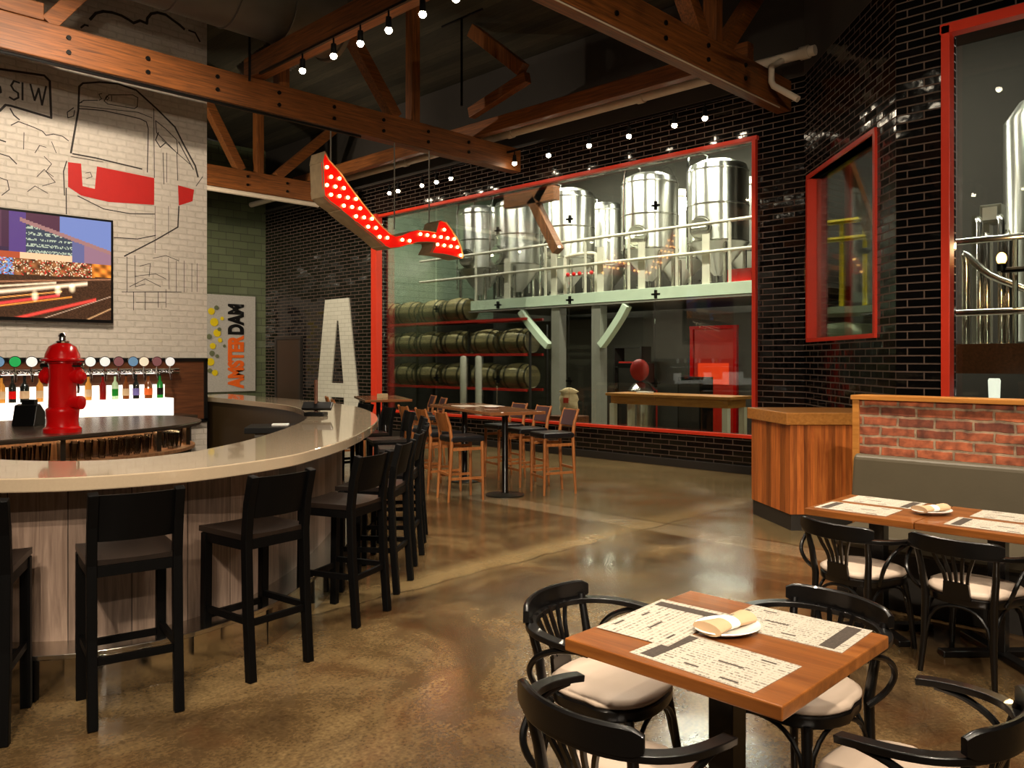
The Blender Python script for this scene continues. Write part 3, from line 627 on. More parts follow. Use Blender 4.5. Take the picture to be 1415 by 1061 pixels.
truss(15.5, 'small distant timber truss seen beyond the white brick wall', 3.0, [('post', 8.3, 0), ('dia', 7.9, 6.7), ('dia', 8.7, 10.6)])
# purlins and braces running along the window wall
pl = thing('roof_purlin', 'orange timber purlin between trusses above the white sprinkler pipe', 'beam', (9.66, 7.7, 5.6))
kid(MB().box((9.66, 10.72, 5.68), (.16, 11.2, .24)).build('beam', 'timber_y', bevel=.01), pl)
tb = thing('tie_beam', 'timber tie beam carrying the track of spotlights over the bar', 'beam', (5.5, 6, 5.6))
kid(MB().box((5.5, 4.4, 5.70), (.2, 12.2, .30)).build('beam', 'timber_y', bevel=.01), tb)
cb = thing('cross_brace', 'sloping dark timber brace high under the ceiling by the spotlights', 'brace', (9.3, 9, 6))
kid(MB().bar((9.45, 10.2, roofz(9.45) - .1), (9.45, 9.0, 6.36), .16, .22).build('beam', 'timber_z', bevel=.008), cb)
kid(MB().bar((9.45, 10.24, 5.92), (9.45, 8.9, 6.22), .14, .18).build('strut', 'timber_y', bevel=.008), cb)
# duct over the white wall
dy, dz, dr = 9.78, 6.42, .50
du = thing('ventilation_duct', 'wide grey spiral duct running under the ceiling along the white wall', 'duct', (3, dy, dz))
kid(MB().lathe([(dr, -2.9), (dr, 6.3), (dr + .03, 6.31), (dr + .03, 6.38), (dr * .5, 6.45), (0, 6.45)], (0, dy, dz), 32, axis='X').build('duct_body', 'galv', smooth=True), du)
sm0 = None
for i in range(12):
    x = -2.4 + i * .72; 
    if sm0 is None: sm0 = MB().tube([(0, math.cos(a) * (dr + .004), math.sin(a) * (dr + .004)) for a in [2 * PI * k / 32 for k in range(32)]], .012, 6, closed=True).build('seam', 'galv', du, smooth=True); so2 = sm0
    else: so2 = sm0.copy(); C.objects.link(so2)
    so2.location = (x - 3, 0, 0)
fx = thing('flexible_duct', 'ribbed flexible duct dropping below the grey duct behind the tie beam', 'duct', (5.6, 11, 6))
A, B = on_y(402, 66, 10.85), on_y(342, 112, 11.25); prof = []
n = 36
pts = [A + (B - A) * (i / n) for i in range(n + 1)]
kid(MB().tube([(A.x + .1, 10.2, 6.42), (A.x + .05, 10.55, 6.36), A], .23, 20).build('collar', 'galv', smooth=True), fx)
kid(MB().tube(pts, [.24 + .02 * (i % 2) for i in range(n + 1)], 20).build('ribbed_sleeve', 'galv', smooth='all'), fx)
hr = MB().tube([on_y(345, 45, 10.1), on_y(345, 112, 10.1)], .018, 6)
hg = thing('hanger_rod', 'black threaded rod hanging in front of the flexible duct', 'rod', on_y(345, 112, 10.1)); kid(hr.build('rod', 'iron'), hg)
# white sprinkler main and its elbow
sp = thing('sprinkler_pipe', 'long white sprinkler pipe running under the roof along the window wall', 'pipe', (10.24, 10, 5.66))
kid(MB().tube([(10.24, 4.52, 5.70), (10.24, 19.5, 5.70)], .068, 12).build('pipe_run', 'whitepipe', smooth=True), sp)
for y in (4.6, 7.2, 10.0, 13.0): kid(MB().tube([(10.24, y, 5.70), (10.24, y + .12, 5.70)], .086, 12).build('coupling', 'whitepipe', smooth=True), sp)
e0 = on_x(1066, 92, 9.9); e1 = on_x(1066, 117, 9.9); e2 = on_x(1103, 137, 9.9)
el = thing('pipe_elbow', 'short white pipe drop with an elbow beside the truss end', 'pipe', e1)
kid(MB().tube([(10.2, e0.y, 5.66), e0, e1 + Vector((0, 0, .04)), e1 + (e2 - e1) * .08, e2], .042, 10).build('pipe_run', 'whitepipe', smooth=True), el)
cp = thing('wall_conduit', 'thin pale pipe under the distant truss behind the white wall', 'pipe', (6.5, 15.3, 5))
kid(MB().tube([(3, 15.3, 5.04), (9.6, 15.3, 5.04)], .05, 8).build('pipe_run', 'whitepipe'), cp)
dp = thing('drop_pipe', 'thin black pipe hanging from the dark ceiling between the trusses', 'pipe', (9.0, 10, 6))
a = on_x(638, 40, 9.0); b = on_x(638, 150, 9.0); b.z = max(b.z, 5.9)
kid(MB().tube([(a.x, a.y, roofz(9.0) - .12), b], .022, 6).tube([(a.x, a.y - .5, roofz(9.0) - .12), (a.x, a.y + .5, roofz(9.0) - .12)], .02, 6).build('pipe_run', 'iron'), dp)
# conduit along the foot of the near truss chord
cd = thing('truss_conduit', 'thin black conduit along the foot of the truss by the mural', 'pipe', (4, 10.2, 5.1))
kid(MB().tube([(-2.5, 10.29, 5.09), (7.2, 10.29, 5.09)], .02, 6).build('pipe_run', 'iron'), cd)

tc_ = thing('truss_cable', 'thin pale cable clipped along the lower edge of the heavy near truss', 'cable', (6, 5.05, 5.1))
kid(MB().tube([(2.0, 5.09, 5.112), (10.4, 5.09, 5.112)], .009, 6).build('cable_run', 'whitepipe'), tc_)
# ---- track spotlights: a rail and individual heads
def track(name, label, X, y0, y1, z):
    t = thing('light_track', label, 'light track', (X, (y0 + y1) / 2, z))
    kid(MB().box((X, (y0 + y1) / 2, z), (.036, abs(y1 - y0), .03)).build('rail', 'iron'), t); return t
def spot_proto():
    t = thing('track_spotlight', 'x', 'spotlight')
    MB().tube([(0, 0, 0), (0, 0, -.07)], .012, 6).build('stem', 'iron', t)
    MB().lathe([(.0, .075), (.032, .07), (.036, -.06), (.05, -.07), (.05, -.075), (.034, -.065)], (0, 0, -.14), 14).build('can', 'iron', t, smooth=True)
    MB().sphere((0, 0, -.212), .040, u=12, v=8).build('lamp', 'lamp', t, smooth='all')
    return t
spot = spot_proto(); used = [False]
LIGHTS = []
def put_spot(loc, label, group, power=0, target=None, angle=70, color=(1, .85, .66)):
    if not used[0]: o = spot; o.location = loc; o['label'] = label; o['group'] = group; used[0] = True
    else: o = dup(spot, loc, 0, label, group)
    if power:
        l = bpy.data.lights.new('spot_beam', 'SPOT'); l.energy = power; l.color = color; l.spot_size = R(angle); l.spot_blend = .6; l.shadow_soft_size = .045
        lo = bpy.data.objects.new('spot_beam', l); C.objects.link(lo); p = Vector(loc) + Vector((0, 0, -.27)); lo.location = p
        d = (Vector(target) - p) if target else Vector((0, 0, -1)); lo.rotation_euler = d.to_track_quat('-Z', 'Y').to_euler()
    return o
# track A under the tie beam over the bar
track('a', 'black light track fixed beside the timber tie beam', 5.38, 2.6, 10.0, 5.52)
g = 'spotlights on the tie beam track'
for i, (px, py) in enumerate([(418, 123), (461, 109), (498, 92), (537, 72), (584, 48), (630, 24), (685, 3)]):
    q = on_x(px, py, 5.38)
    put_spot((5.38, q.y, 5.505), ORD[i] + ' spotlight from the far end of the tie beam track over the bar', g, 190, (5.38 + (-1.6 if i % 2 else 1.2), q.y - .4, 0), 80)
for i, y in enumerate((4.3, 3.6, 2.9)):
    put_spot((5.38, y, 5.505), ORD[i] + ' spotlight from the hidden near end of the tie beam track', g, 240, (5.0 - i * .5, y - .6, 0), 80)
# track B along the window wall
track('b', 'black light track hung parallel to the brewery window', 10.35, 5.4, 19.0, 5.42)
g = 'spotlights along the brewery window wall'
lst = [(974, 146), (932, 157), (869, 174), (814, 189), (758, 202), (711, 217), (623, 228), (603, 239), (583, 246), (550, 246), (538, 259)]
for i, (px, py) in enumerate(lst):
    q = on_x(px, py, 10.35)
    put_spot((10.35, q.y, 5.405), ORD[i] + ' spotlight from the corner end of the track along the brewery window', g, 130 if i < 6 else 90, (9.0 if i % 2 else 10.2, q.y, 0), 75)
# added tracks out of view, put in to light tables, bar and walls
g = 'added unseen spotlights over the dining tables'
track('c', 'added unseen black light track over the dining tables', 2.6, -1.6, 3.2, 5.0)
for i, (y, tx, ty) in enumerate([(-1.2, 2.9, .2), (-.4, 3.4, .6), (.5, 1.6, 2.2), (1.6, 3.6, 2.4), (2.6, 2.9, 3.2)]):
    put_spot((2.6, y, 4.98), ORD[i] + ' added unseen spotlight from the near end of the track over the dining tables', g, 130, (tx, ty, 0), 75)
track('d', 'added unseen black light track over the banquette', 5.2, -1.6, 2.6, 5.0)  # added out of view to light the banquette and planked stand
for i, (y, tx, ty, pw) in enumerate([(-1.0, 5.6, .6, 220), (.6, 6.0, 1.0, 260), (1.5, 5.6, 1.8, 260), (2.4, 7.4, 3.2, 260)]):
    put_spot((5.2, y, 4.98), ORD[i] + ' added unseen spotlight from the near end of the track over the banquette', 'added unseen spotlights over the banquette', pw, (tx, ty, .6), 75)
track('e', 'added unseen black light track facing the white brick wall', 2.4, 6.8, 8.2, 6.1)  # added above the view to wash the white wall
for i, (y, tx, tz) in enumerate([(7.0, 1.6, 3.6), (7.4, 3.4, 3.2), (7.8, 4.6, 2.6)]):
    put_spot((2.4, y, 6.08), ORD[i] + ' added unseen spotlight from the near end of the track facing the white brick wall', 'added unseen spotlights facing the white wall', 420, (tx, 11.5, tz), 80)
track('f', 'added unseen black light track over the curved bar front', .8, 1.4, 4.6, 5.0)  # added out of view to light the bar front
for i, (y, tx, ty) in enumerate([(1.6, .9, 3.6), (2.6, 1.8, 3.9), (3.6, 2.8, 4.3), (4.4, 1.6, 5.2)]):
    put_spot((.8, y, 4.98), ORD[i] + ' added unseen spotlight from the near end of the track over the bar front', 'added unseen spotlights over the bar front', 150, (tx, ty, .5), 75)
track('g', 'added unseen black light track over the far end of the room', 4.4, 12.6, 18.8, 5.2)  # added, hidden by the white wall, to light far walls and timbers
for i, (y, tx, ty, tz) in enumerate([(13.0, 10.9, 15.9, 1.6), (14.2, 10.9, 16.9, 2.2), (15.4, 10.9, 18.6, 1.8), (17.0, 7.2, 20, 3.2), (18.2, 6.6, 20, 3.8), (13.6, 8.2, 15.5, 5.6), (12.8, 9.6, 12.6, 5.7)]):
    put_spot((4.4, y, 5.18), ORD[i] + ' added unseen spotlight from near end of track at far end of room', 'added unseen spotlights at the far end', 520, (tx, ty, tz), 70)

track('h', 'added unseen black light track behind the viewer aimed at the tables and bar', -1.2, -3.4, 2.0, 4.6)  # added behind the camera for frontal light on tables, bar, duct and pipes
for i, (y, tx, ty, tz, pw) in enumerate([(-3.2, 2.2, 1.3, .7, 480), (-2.4, 4.8, 1.6, .6, 420), (-1.6, 7.8, 3.6, .8, 1100), (-.8, 2.9, 4.6, .5, 760), (0, 1.4, 4.2, .4, 560), (.8, 5.0, 8, 4.6, 240), (1.6, 3.4, 10.4, 5.0, 90), (-3.35, 5.7, 10.8, 6.4, 330), (-2.0, 10.0, 8.4, 5.6, 420)]):
    put_spot((-1.2, y, 4.58), ORD[i] + ' added unseen spotlight from the near end of the track behind the viewer', 'added unseen spotlights behind the viewer', pw, (tx, ty, tz), 60)

# ================================================================ MARQUEE ARROW SIGN
YS = 10.15
spx = [(165, 115), (200, 180), (260, 250), (330, 340), (410, 450), (480, 540), (570, 650), (650, 740), (700, 790), (740, 805), (800, 795), (860, 770), (930, 755), (1010, 760), (1070, 772), (1092, 690), (1110, 675), (1150, 690), (1210, 770), (1250, 830), (1278, 900), (1293, 965), (1280, 985), (1200, 962), (1130, 947), (1035, 938), (1065, 880), (1062, 852), (1000, 848), (920, 850), (860, 870), (780, 895), (700, 902), (650, 880), (560, 800), (420, 690), (300, 590), (210, 525), (165, 480), (157, 420), (152, 300), (148, 200)]
face = [on_y(420 + x * .1696, 190 + y * .1696, YS) for x, y in spx]
sg = thing('marquee_arrow_sign', 'red bulb-lit arrow sign with rusty sides hanging from the timber truss', 'sign', (7.4, YS, 3.4))
kid(MB().prism3(face, (0, .02, 0)).build('red_face', 'signred'), sg)
sd = MB(); k = len(face)
for i in range(k):
    a, b = face[i], face[(i + 1) % k]; ctr = Vector((0, 0, 0))
    a0 = a + Vector((0, -.03, 0)); b0 = b + Vector((0, -.03, 0))
    sd.loft([[a0, a0 + Vector((0, .36, 0))], [b0, b0 + Vector((0, .36, 0))]], closed=False, cap=False)
so_ = sd.build('side_panel', 'signside'); so_.modifiers.new('t', 'SOLIDIFY').thickness = .008; kid(so_, sg)
kid(MB().prism3([v + Vector((0, .31, 0)) for v in face], (0, .012, 0)).build('back_panel', 'signside'), sg)
def inside(x, z):
    c = False; j = k - 1
    for i in range(k):
        xi, zi, xj, zj = face[i].x, face[i].z, face[j].x, face[j].z
        if (zi > z) != (zj > z) and x < (xj - xi) * (z - zi) / (zj - zi) + xi: c = not c
        j = i
    return c
bp_ = MB().sphere((0, 0, 0), .026, u=10, v=6).build('bulb', 'sbulb', smooth='all'); first = True; nb = 0
xs_ = min(v.x for v in face); zs_ = min(v.z for v in face)
for r_ in range(12):
    for c_ in range(26):
        x = xs_ + .07 + c_ * .145 + (.07 if r_ % 2 else 0); z = zs_ + .05 + r_ * .13
        if all(inside(x + dx, z + dz) for dx, dz in ((.045, 0), (-.045, 0), (0, .045), (0, -.045))) and nb < 90:
            o = bp_ if first else bp_.copy()
            if not first: C.objects.link(o)
            first = False; o.location = Vector((x, YS - .02, z)) - sg.location; o.parent = sg; nb += 1
for px, pt, pb in ((457, 165, 225), (545, 205, 308), (593, 210, 300)):
    a = on_y(px, pb, 10.3); kid(MB().tube([(a.x, 10.3, 5.13), (a.x, 10.3, a.z - .1)], .012, 6).build('hanging_rod', 'greycol'), sg)
# ================================================================ CURVED BAR
barpts = [(.30, 6.4), (.38, 5.8), (.52, 5.2), (.74, 4.72), (1.05, 4.36), (1.42, 4.14), (1.90, 4.08), (2.43, 4.22), (2.78, 4.44), (3.17, 4.74), (3.57, 5.12), (4.08, 5.66), (4.58, 6.26), (5.06, 7.0), (5.50, 7.86), (5.82, 8.75), (5.98, 9.6), (6.06, 10.4), (6.14, 11.4), (6.2, 12.6)]
OUT = catmull(barpts, 6)
bar = thing('bar_counter', 'curved bar counter with pale beige stone top and grey brown plank front', 'bar counter', (2.5, 4.6, 0))
def bkid(o): return kid(o, bar)
top = MB().strip(OUT, offset(OUT, .68), 1.052, 1.12).build('worktop', 'quartz', bevel=.006); bkid(top)
fo, fi = offset(OUT, .34), offset(OUT, .37)
fp = MB().strip(fo, fi, .20, 1.051)
bm = fp.bm; bm.verts.ensure_lookup_table(); acc = [0]
for i in range(1, len(fo)): acc.append(acc[-1] + (fo[i] - fo[i - 1]).length)
for f in bm.faces:
    for l in f.loops:
        v = l.vert.co; best = min(range(len(fo)), key=lambda i: (fo[i].x - v.x) ** 2 + (fo[i].y - v.y) ** 2); l[fp.uv].uv = (acc[best], v.z)
bkid(fp.build('front_panel', 'barwood'))
bkid(MB().strip(offset(OUT, .61), offset(OUT, .64), 0, 1.051).build('inner_panel', 'darkpanel'))
bkid(MB().strip(offset(OUT, .14), offset(OUT, .36), 0, .21).build('foot_step', 'stepsteel', bevel=.004))
bkid(MB().strip(offset(OUT, .13), offset(OUT, .36), .211, .235).build('step_cap', 'steel', bevel=.003))

# ---- bar stools
def make_barstool():
    t = thing('bar_stool', 'x', 'bar stool', group='black bar stools around the curved counter')
    for s in (1, -1):
        MB().bar((.185, s * .185, 0), (.175, s * .185, .73), .046, .046, up=(0, 1, 0)).build('leg', 'blackwood', t, bevel=.004)
        r = MB(); r.sweep([(-.235, s * .185, 0), (-.205, s * .185, .40), (-.195, s * .185, .74), (-.215, s * .185, .92), (-.255, s * .185, 1.075)], [(-.023, -.022), (.023, -.022), (.023, .022), (-.023, .022)], up=(0, 1, 0))
        r.build('leg', 'blackwood', t, bevel=.004)
    g = MB(); xs = 9; 
    rings = []
    for i in range(xs):
        x = -.20 + .42 * i / (xs - 1); rr = []
        for j in range(9):
            y = -.205 + .41 * j / 8; dip = .022 * (1 - (abs(y) / .205) ** 2) * (1 - ((x - .0) / .26) ** 2); rr.append((x, y, .765 - dip))
        for j in range(8, -1, -1): rr.append((x, -.205 + .41 * j / 8, .735))
        rings.append(rr)
    g.loft(rings); g.build('seat', 'seatwood', t, smooth=True)
    fr = MB()
    for s in (1, -1): fr.box((0, s * .19, .708), (.38, .022, .05))
    fr.box((.182, 0, .708), (.022, .36, .05)).box((-.196, 0, .708), (.022, .36, .05)).build('seat_rail', 'blackwood', t)
    b = MB(); rings = []
    for i in range(9):
        y = -.168 + .336 * i / 8; bow = -.028 * (1 - (y / .168) ** 2)
        rings.append([(-.203 + bow, y, .845), (-.188 + bow, y, .845), (-.238 + bow, y, 1.065), (-.254 + bow, y, 1.065)])
    b.loft(rings).build('backrest', 'blackwood', t, smooth=True)
    for s in (1, -1): MB().bar((-.215, s * .185, .31), (.18, s * .185, .31), .022, .034).build('stretcher', 'blackwood', t)
    MB().bar((.18, -.18, .27), (.18, .18, .27), .022, .034).build('stretcher', 'blackwood', t)
    MB().bar((-.212, -.18, .30), (-.212, .18, .30), .022, .034).build('stretcher', 'blackwood', t)
    return t
bs = make_barstool()
BST = [(.90, 4.33, 64, 'black bar stool cut by the left frame edge at the bar'),
       (1.51, 4.11, 79, 'large black bar stool standing square to the bar, second from the left'),
       (2.21, 4.17, 97, 'black bar stool turned slightly at the bar, third from the left'),
       (3.02, 4.53, 112, 'black bar stool with its brown seat showing, fourth along the bar from the left'),
       (3.57, 4.94, 126, 'black bar stool in the receding row, fifth along the bar from the left'),
       (4.13, 5.47, 132, 'black bar stool in the receding row, sixth along the bar from the left'),
       (4.68, 6.06, 138, 'black bar stool in the receding row, seventh along the bar from the left'),
       (5.24, 6.78, 146, 'black bar stool in the receding row, eighth along the bar from the left'),
       (5.72, 7.62, 154, 'black bar stool near the bar tip, ninth along the bar from the left'),
       (6.06, 8.45, 162, 'black bar stool at the far bend, tenth along the bar from the left'),
       (6.32, 9.3, 170, 'black bar stool beyond the bend, last along the bar from the left')]
for i, (x, y, a, l) in enumerate(BST):
    if i == 0: bs.location = (x, y, 0); bs.rotation_euler = (0, 0, R(a)); bs['label'] = l
    else: dup(bs, (x, y, 0), R(a), l)

# ---- back bar: panel, shelf with bottles, taps
tp = thing('backsplash', 'walnut wall panel with black edging behind the beer taps', 'panel', (3.5, 11.5, .8))
kid(MB().box((3.4, 11.47, 1.24), (3.74, .055, .84)).build('panel_board', 'tapwood'), tp)
fr = MB()
for z in (.80, 1.68): fr.box((3.4, 11.46, z), (3.84, .075, .05))
for x in (1.5, 5.29): fr.box((x, 11.46, 1.24), (.05, .075, .88))
kid(fr.build('panel_edging', 'screenblack'), tp)
bc = thing('back_counter', 'low dark back counter against the white brick wall under the bottles', 'counter', (3, 11.1, 0))
kid(MB().box((2.9, 11.12, .90), (4.0, .58, .05)).build('worktop', 'darkmetal', bevel=.006), bc)
kid(MB().box((2.9, 11.16, .437), (3.9, .48, .874)).build('cabinet_body', 'kick'), bc)
bsf = thing('bottle_shelf', 'glowing white stepped bottle shelf in front of the tap panel', 'shelf', (3, 11.2, .925))
kid(MB().box((2.9, 11.17, 1.042), (3.5, .30, .234)).build('shelf_base', 'litwhite', bevel=.004), bsf)
kid(MB().box((2.9, 11.34, 1.25), (3.5, .04, .18)).build('shelf_back', 'litwhite', bevel=.004), bsf)
def bottle(name, label, loc, body, cap, r=.036, h=.28, lab=None):
    t = thing(name, label, 'bottle', loc, group='liquor bottles on the glowing shelf')
    gb = MB().lathe([(0, 0), (r, 0), (r, h * .55), (r * .8, h * .64), (r * .36, h * .74), (r * .33, h * .93), (0, h * .93)], n=14).build('glass_body', body, t, smooth=True)
    MB().lathe([(r * .38, h * .92), (r * .38, h), (0, h)], n=10).build('cap', cap, t)
    if lab: MB().lathe([(r + .0012, h * .14), (r + .0012, h * .42)], n=14).build('paper_label', lab, gb, smooth=True)
    return t
M['bgreen'] = pbr('green_bottle_glass', (30, 130, 44), .1, coat=.5); M['bbrown'] = pbr('amber_bottle_glass', (120, 62, 24), .1, coat=.5)
M['bdark'] = pbr('dark_bottle_glass', (24, 26, 24), .1, coat=.5); M['bred'] = pbr('red_spirit', (124, 20, 18), .1, coat=.5); M['bclear'] = pbr('clear_green_bottle', (190, 220, 180), .1, coat=.5)
M['bgold'] = pbr('golden_spirit', (206, 140, 60), .1, coat=.5); M['lilac'] = pbr('lilac_label', (110, 100, 170), .6)
BT = [(2, 'bgold', 'linen', 'golden bottle at the left frame edge on the glowing shelf'), (17, 'bdark', 'redgloss', 'dark bottle with red label left of the hydrant on the glowing shelf'), (34, 'bdark', 'linen', 'squat dark bottle with cream label beside the red hydrant'), (55, 'bgold', 'linen', 'golden bottle just behind the red hydrant'),
      (122, 'bgold', 'linen', 'pale golden bottle immediately right of the red hydrant'), (142, 'bred', None, 'dark red bottle on the glowing shelf under the white taps'), (159, 'bclear', 'bgreen', 'pale green bottle with green label on the glowing shelf'), (174, 'bbrown', 'linen', 'amber bottle between the pale green and lilac labelled bottles'),
      (188, 'bdark', 'lilac', 'dark bottle with lilac label on the glowing shelf'), (205, 'bbrown', 'orange', 'wide amber bottle with orange label on the glowing shelf'), (221, 'bgreen', 'bdark', 'bright green bottle at the right end of the glowing shelf')]
for px, b, lb, la_ in BT:
    q = on_y(px, 549, 11.17); bottle('liquor_bottle', la_, (q.x, 11.17, 1.159), b, 'screenblack', r=.052 if 'wide' in la_ or 'squat' in la_ else .042, h=.33, lab=lb)
rail = thing('tap_tower', 'horizontal chrome beer tap tower fixed above the bottles', 'tap tower', (3, 11.3, 1.4))
tt = MB().tube([(1.3, 11.36, 1.52), (4.86, 11.36, 1.52)], .045, 14)
kid(tt.build('manifold', 'chrome', smooth=True), rail)
tt = MB()
for x in (1.6, 2.6, 3.6, 4.6): tt.tube([(x, 11.36, 1.52), (x, 11.44, 1.52)], .03, 10)
kid(tt.build('bracket', 'chrome'), rail)
M['badge_green'] = pbr('green_badge', (40, 170, 90), .3, emit=(40, 170, 90), estr=.25); M['badge_white'] = pbr('white_badge', (238, 240, 240), .3, emit=(255, 255, 255), estr=.35)
M['badge_blue'] = pbr('blue_badge', (110, 150, 190), .3, emit=(110, 150, 190), estr=.2); M['badge_plum'] = pbr('plum_badge', (150, 100, 110), .3); M['badge_cream'] = pbr('cream_badge', (240, 232, 212), .3, emit=(255, 240, 210), estr=.3)
TAPS = [(-3, 'badge_blue', 'chrome beer tap with pale blue badge at the left frame edge'), (20, 'badge_green', 'chrome beer tap with green round badge'), (43, 'badge_white', 'chrome beer tap with white badge left of the red hydrant'), (124, 'badge_white', 'chrome beer tap with white badge just right of the red hydrant'), (144, 'badge_white', 'second white badged beer tap to the right of the red hydrant'),
        (163, 'badge_plum', 'chrome beer tap with plum coloured badge'), (183, 'badge_blue', 'chrome beer tap with pale blue badge beside the plum one'), (198, 'badge_cream', 'chrome beer tap with cream badge, third from the right end'), (216, 'badge_plum', 'chrome beer tap with greyish plum badge, second from the right end'), (234, 'badge_white', 'chrome beer tap with white badge at the right end')]
for px, bm_, l in TAPS:
    q = on_y(px, 500, 11.24)
    t = thing('beer_tap', l, 'beer tap', (q.x, 11.26, 1.50), group='beer taps on the chrome tower')
    MB().tube([(0, .06, .02), (0, -.02, .02), (0, -.07, -.01), (0, -.075, -.10)], [.022, .022, .018, .012], 10).build('spout', 'chrome', t, smooth=True)
    MB().tube([(0, -.02, .03), (0, -.03, .10)], [.016, .012], 8).build('lever', 'chrome', t, smooth=True)
    MB().tube([(-.055, .0, .03), (.055, .0, .03)], .016, 8).sphere((-.06, 0, .03), .022).sphere((.06, 0, .03), .022).build('cross_valve', 'chrome', t, smooth=True)
    rm = MB().lathe([(0, .012), (.066, .012), (.070, 0), (.070, -.014)], (0, -.032, .155), 20, axis='Y').build('badge_rim', 'chrome', t, smooth=True)
    MB().lathe([(.062, 0), (.062, -.004), (0, -.006)], (0, -.046, .155), 20, axis='Y').build('badge', bm_, rm)
# ---- island counter with glasses and hydrant
isl = catmull([(-.6, 7.5), (.3, 7.2), (1.0, 7.06), (1.67, 7.06), (2.3, 7.18), (2.9, 7.36), (3.35, 7.62), (3.68, 8.05), (3.76, 8.55), (3.62, 9.0), (3.0, 9.25), (2.0, 9.3), (.8, 9.25), (-.6, 9.2)], 5)
it = thing('service_island', 'oval bronzed service counter inside the bar with glasses underneath', 'counter', (2, 8, 0))
kid(MB().prism([(p.x, p.y) for p in isl], 1.03, 1.07).build('worktop', 'darkmetal', bevel=.012), it)
kid(MB().prism([(p.x, p.y) for p in offset(isl, .06)], .80, .83).build('glass_shelf', 'islandwood'), it)
inn = offset(isl, .42)
kid(MB().prism([(p.x, p.y) for p in inn[3:-3]], .79, 1.029).build('island_body', 'islandwood'), it)
kid(MB().prism([(p.x, p.y) for p in offset(isl, .10)], 0, .79).build('island_base', 'kick'), it)
FR = offset(isl, .10)
for i in (12, 19, 27, 33):
    p = FR[i]; kid(MB().box((p.x, p.y + .05, .93), (.04, .08, .198)).build('divider', 'steel'), it)
st_ = MB().tube([(p.x, p.y, 1.022) for p in offset(isl, .2)[2:-2]], .007, 6); kid(st_.build('added_glow_strip', 'fillstrip'), it)  # added glowing strip that brightens the glasses and island wood
gp = thing('beer_glass', 'clear glass in the rows stored under the oval service counter', 'glass', group='glasses stored under the service counter')
MB().lathe([(0, 0), (.026, 0), (.030, .05), (.036, .15), (.0345, .15), (.028, .05), (.024, .008), (0, .008)], n=12).build('tumbler', 'drinkglass', gp, smooth=True)
fst = True
for row in (.17, .26, .35):
    pth = offset(isl, row); i = 0; last = None
    for p in pth[8:40]:
        if last is None or (p - last).length > .088:
            last = p
            if any(abs(p.x - FR[i_].x) < .06 and abs(p.y - FR[i_].y) < .16 for i_ in (12, 19, 27, 33)): continue
            if fst: gp.location = (p.x, p.y, .83); fst = False
            else: dup(gp, (p.x, p.y, .83), 0)
hx = on_z(88, 598, 1.07)
hyd = thing('fire_hydrant', 'bright red fire hydrant beer tower standing on the service island', 'hydrant', (hx.x + .02, hx.y + .10, 1.07), R(-52))
MB().lathe([(0, 0), (.148, 0), (.148, .035), (.128, .05), (.122, .09), (.128, .17), (.130, .185), (.122, .20), (.108, .21), (.104, .56), (.112, .58), (.135, .585), (.135, .60), (.12, .62)], n=28).build('barrel_body', 'redgloss', hyd, smooth=True)
MB().lathe([(.165, .60), (.168, .615), (.138, .625), (.130, .66), (.105, .72), (.06, .75), (0, .755)], n=28).build('bonnet', 'redgloss', hyd, smooth=True)
MB().lathe([(.05, .75), (.052, .765), (.03, .775), (.026, .80), (.035, .81), (.02, .835), (0, .84)], n=12).build('finial', 'chrome', hyd, smooth=True)
for s in (1, -1):
    MB().lathe([(.05, .09 * s), (.05, .125 * s), (.066, .13 * s), (.066, .165 * s), (.04, .175 * s), (.03, .20 * s), (0, .20 * s)], (0, 0, .47), 16, axis='X').build('side_nozzle', 'redgloss', hyd, smooth=True)
    MB().lathe([(.028, .10 * s), (.028, .185 * s), (.02, .19 * s), (0, .19 * s)], (0, 0, .56), 12, axis='X').build('beer_valve', 'chrome', hyd, smooth=True)
MB().lathe([(.045, .09), (.045, .15), (.058, .155), (.058, .19), (0, .20)], (0, -.02, .25), 16, axis='X').build('spigot', 'redgloss', hyd, smooth=True)
MB().tube([(.15, -.02, .44), (.16, -.02, .37), (.155, -.02, .33)], .010, 8).build('chain', 'chrome', hyd)
bxp = on_z(50, 590, 1.07)
cd = thing('card_terminal', 'small black terminal box beside the red hydrant on the island', 'terminal', (bxp.x, bxp.y + .25, 1.07), R(-40))
MB().prism3([(-.10, -.10, 0), (-.10, .12, 0), (-.10, .12, .12), (-.10, .02, .20), (-.10, -.04, .19)], (.2, 0, 0)).build('terminal_body', 'screenblack', cd, bevel=.006)
MB().box((0, .03, .215), (.12, .06, .05)).build('printer_lid', 'screenblack', cd, bevel=.006)
# till and steel cabinet inside the bar
tl = thing('till_terminal', 'dark point of sale screen on a thin post at the inner bar edge', 'till', (4.38, 7.02, 1.12), R(-50))
MB().box((0, 0, .02), (.20, .16, .04)).build('base', 'screenblack', tl, bevel=.01)
MB().tube([(0, 0, .03), (0, 0, .36)], .018, 8).build('post', 'tapwood', tl)
MB().box((.02, -.02, .10), (.30, .03, .10), rot=Matrix.Rotation(R(-50), 3, 'X')).build('screen', 'screenblack', tl, bevel=.006)
sc_ = on_z(398, 588, 1.02)
sv = thing('steel_cabinet', 'grey steel under-counter unit inside the bar with papers on top', 'cabinet', (sc_.x + .03, sc_.y + .1, 0), R(-35))
MB().box((0, 0, .985), (.74, .50, .06)).build('worktop', 'iron', sv, bevel=.006)
MB().box((0, 0, .477), (.56, .40, .954)).build('cabinet_body', 'steel', sv, bevel=.004)
pp = thing('paper_stack', 'small stack of white slips lying on the grey steel unit inside the bar', 'papers', (sc_.x + .03, sc_.y + .1, 1.015), R(-35))
MB().box((-.05, 0, .008), (.16, .12, .016)).build('slips', 'paperwhite', pp)

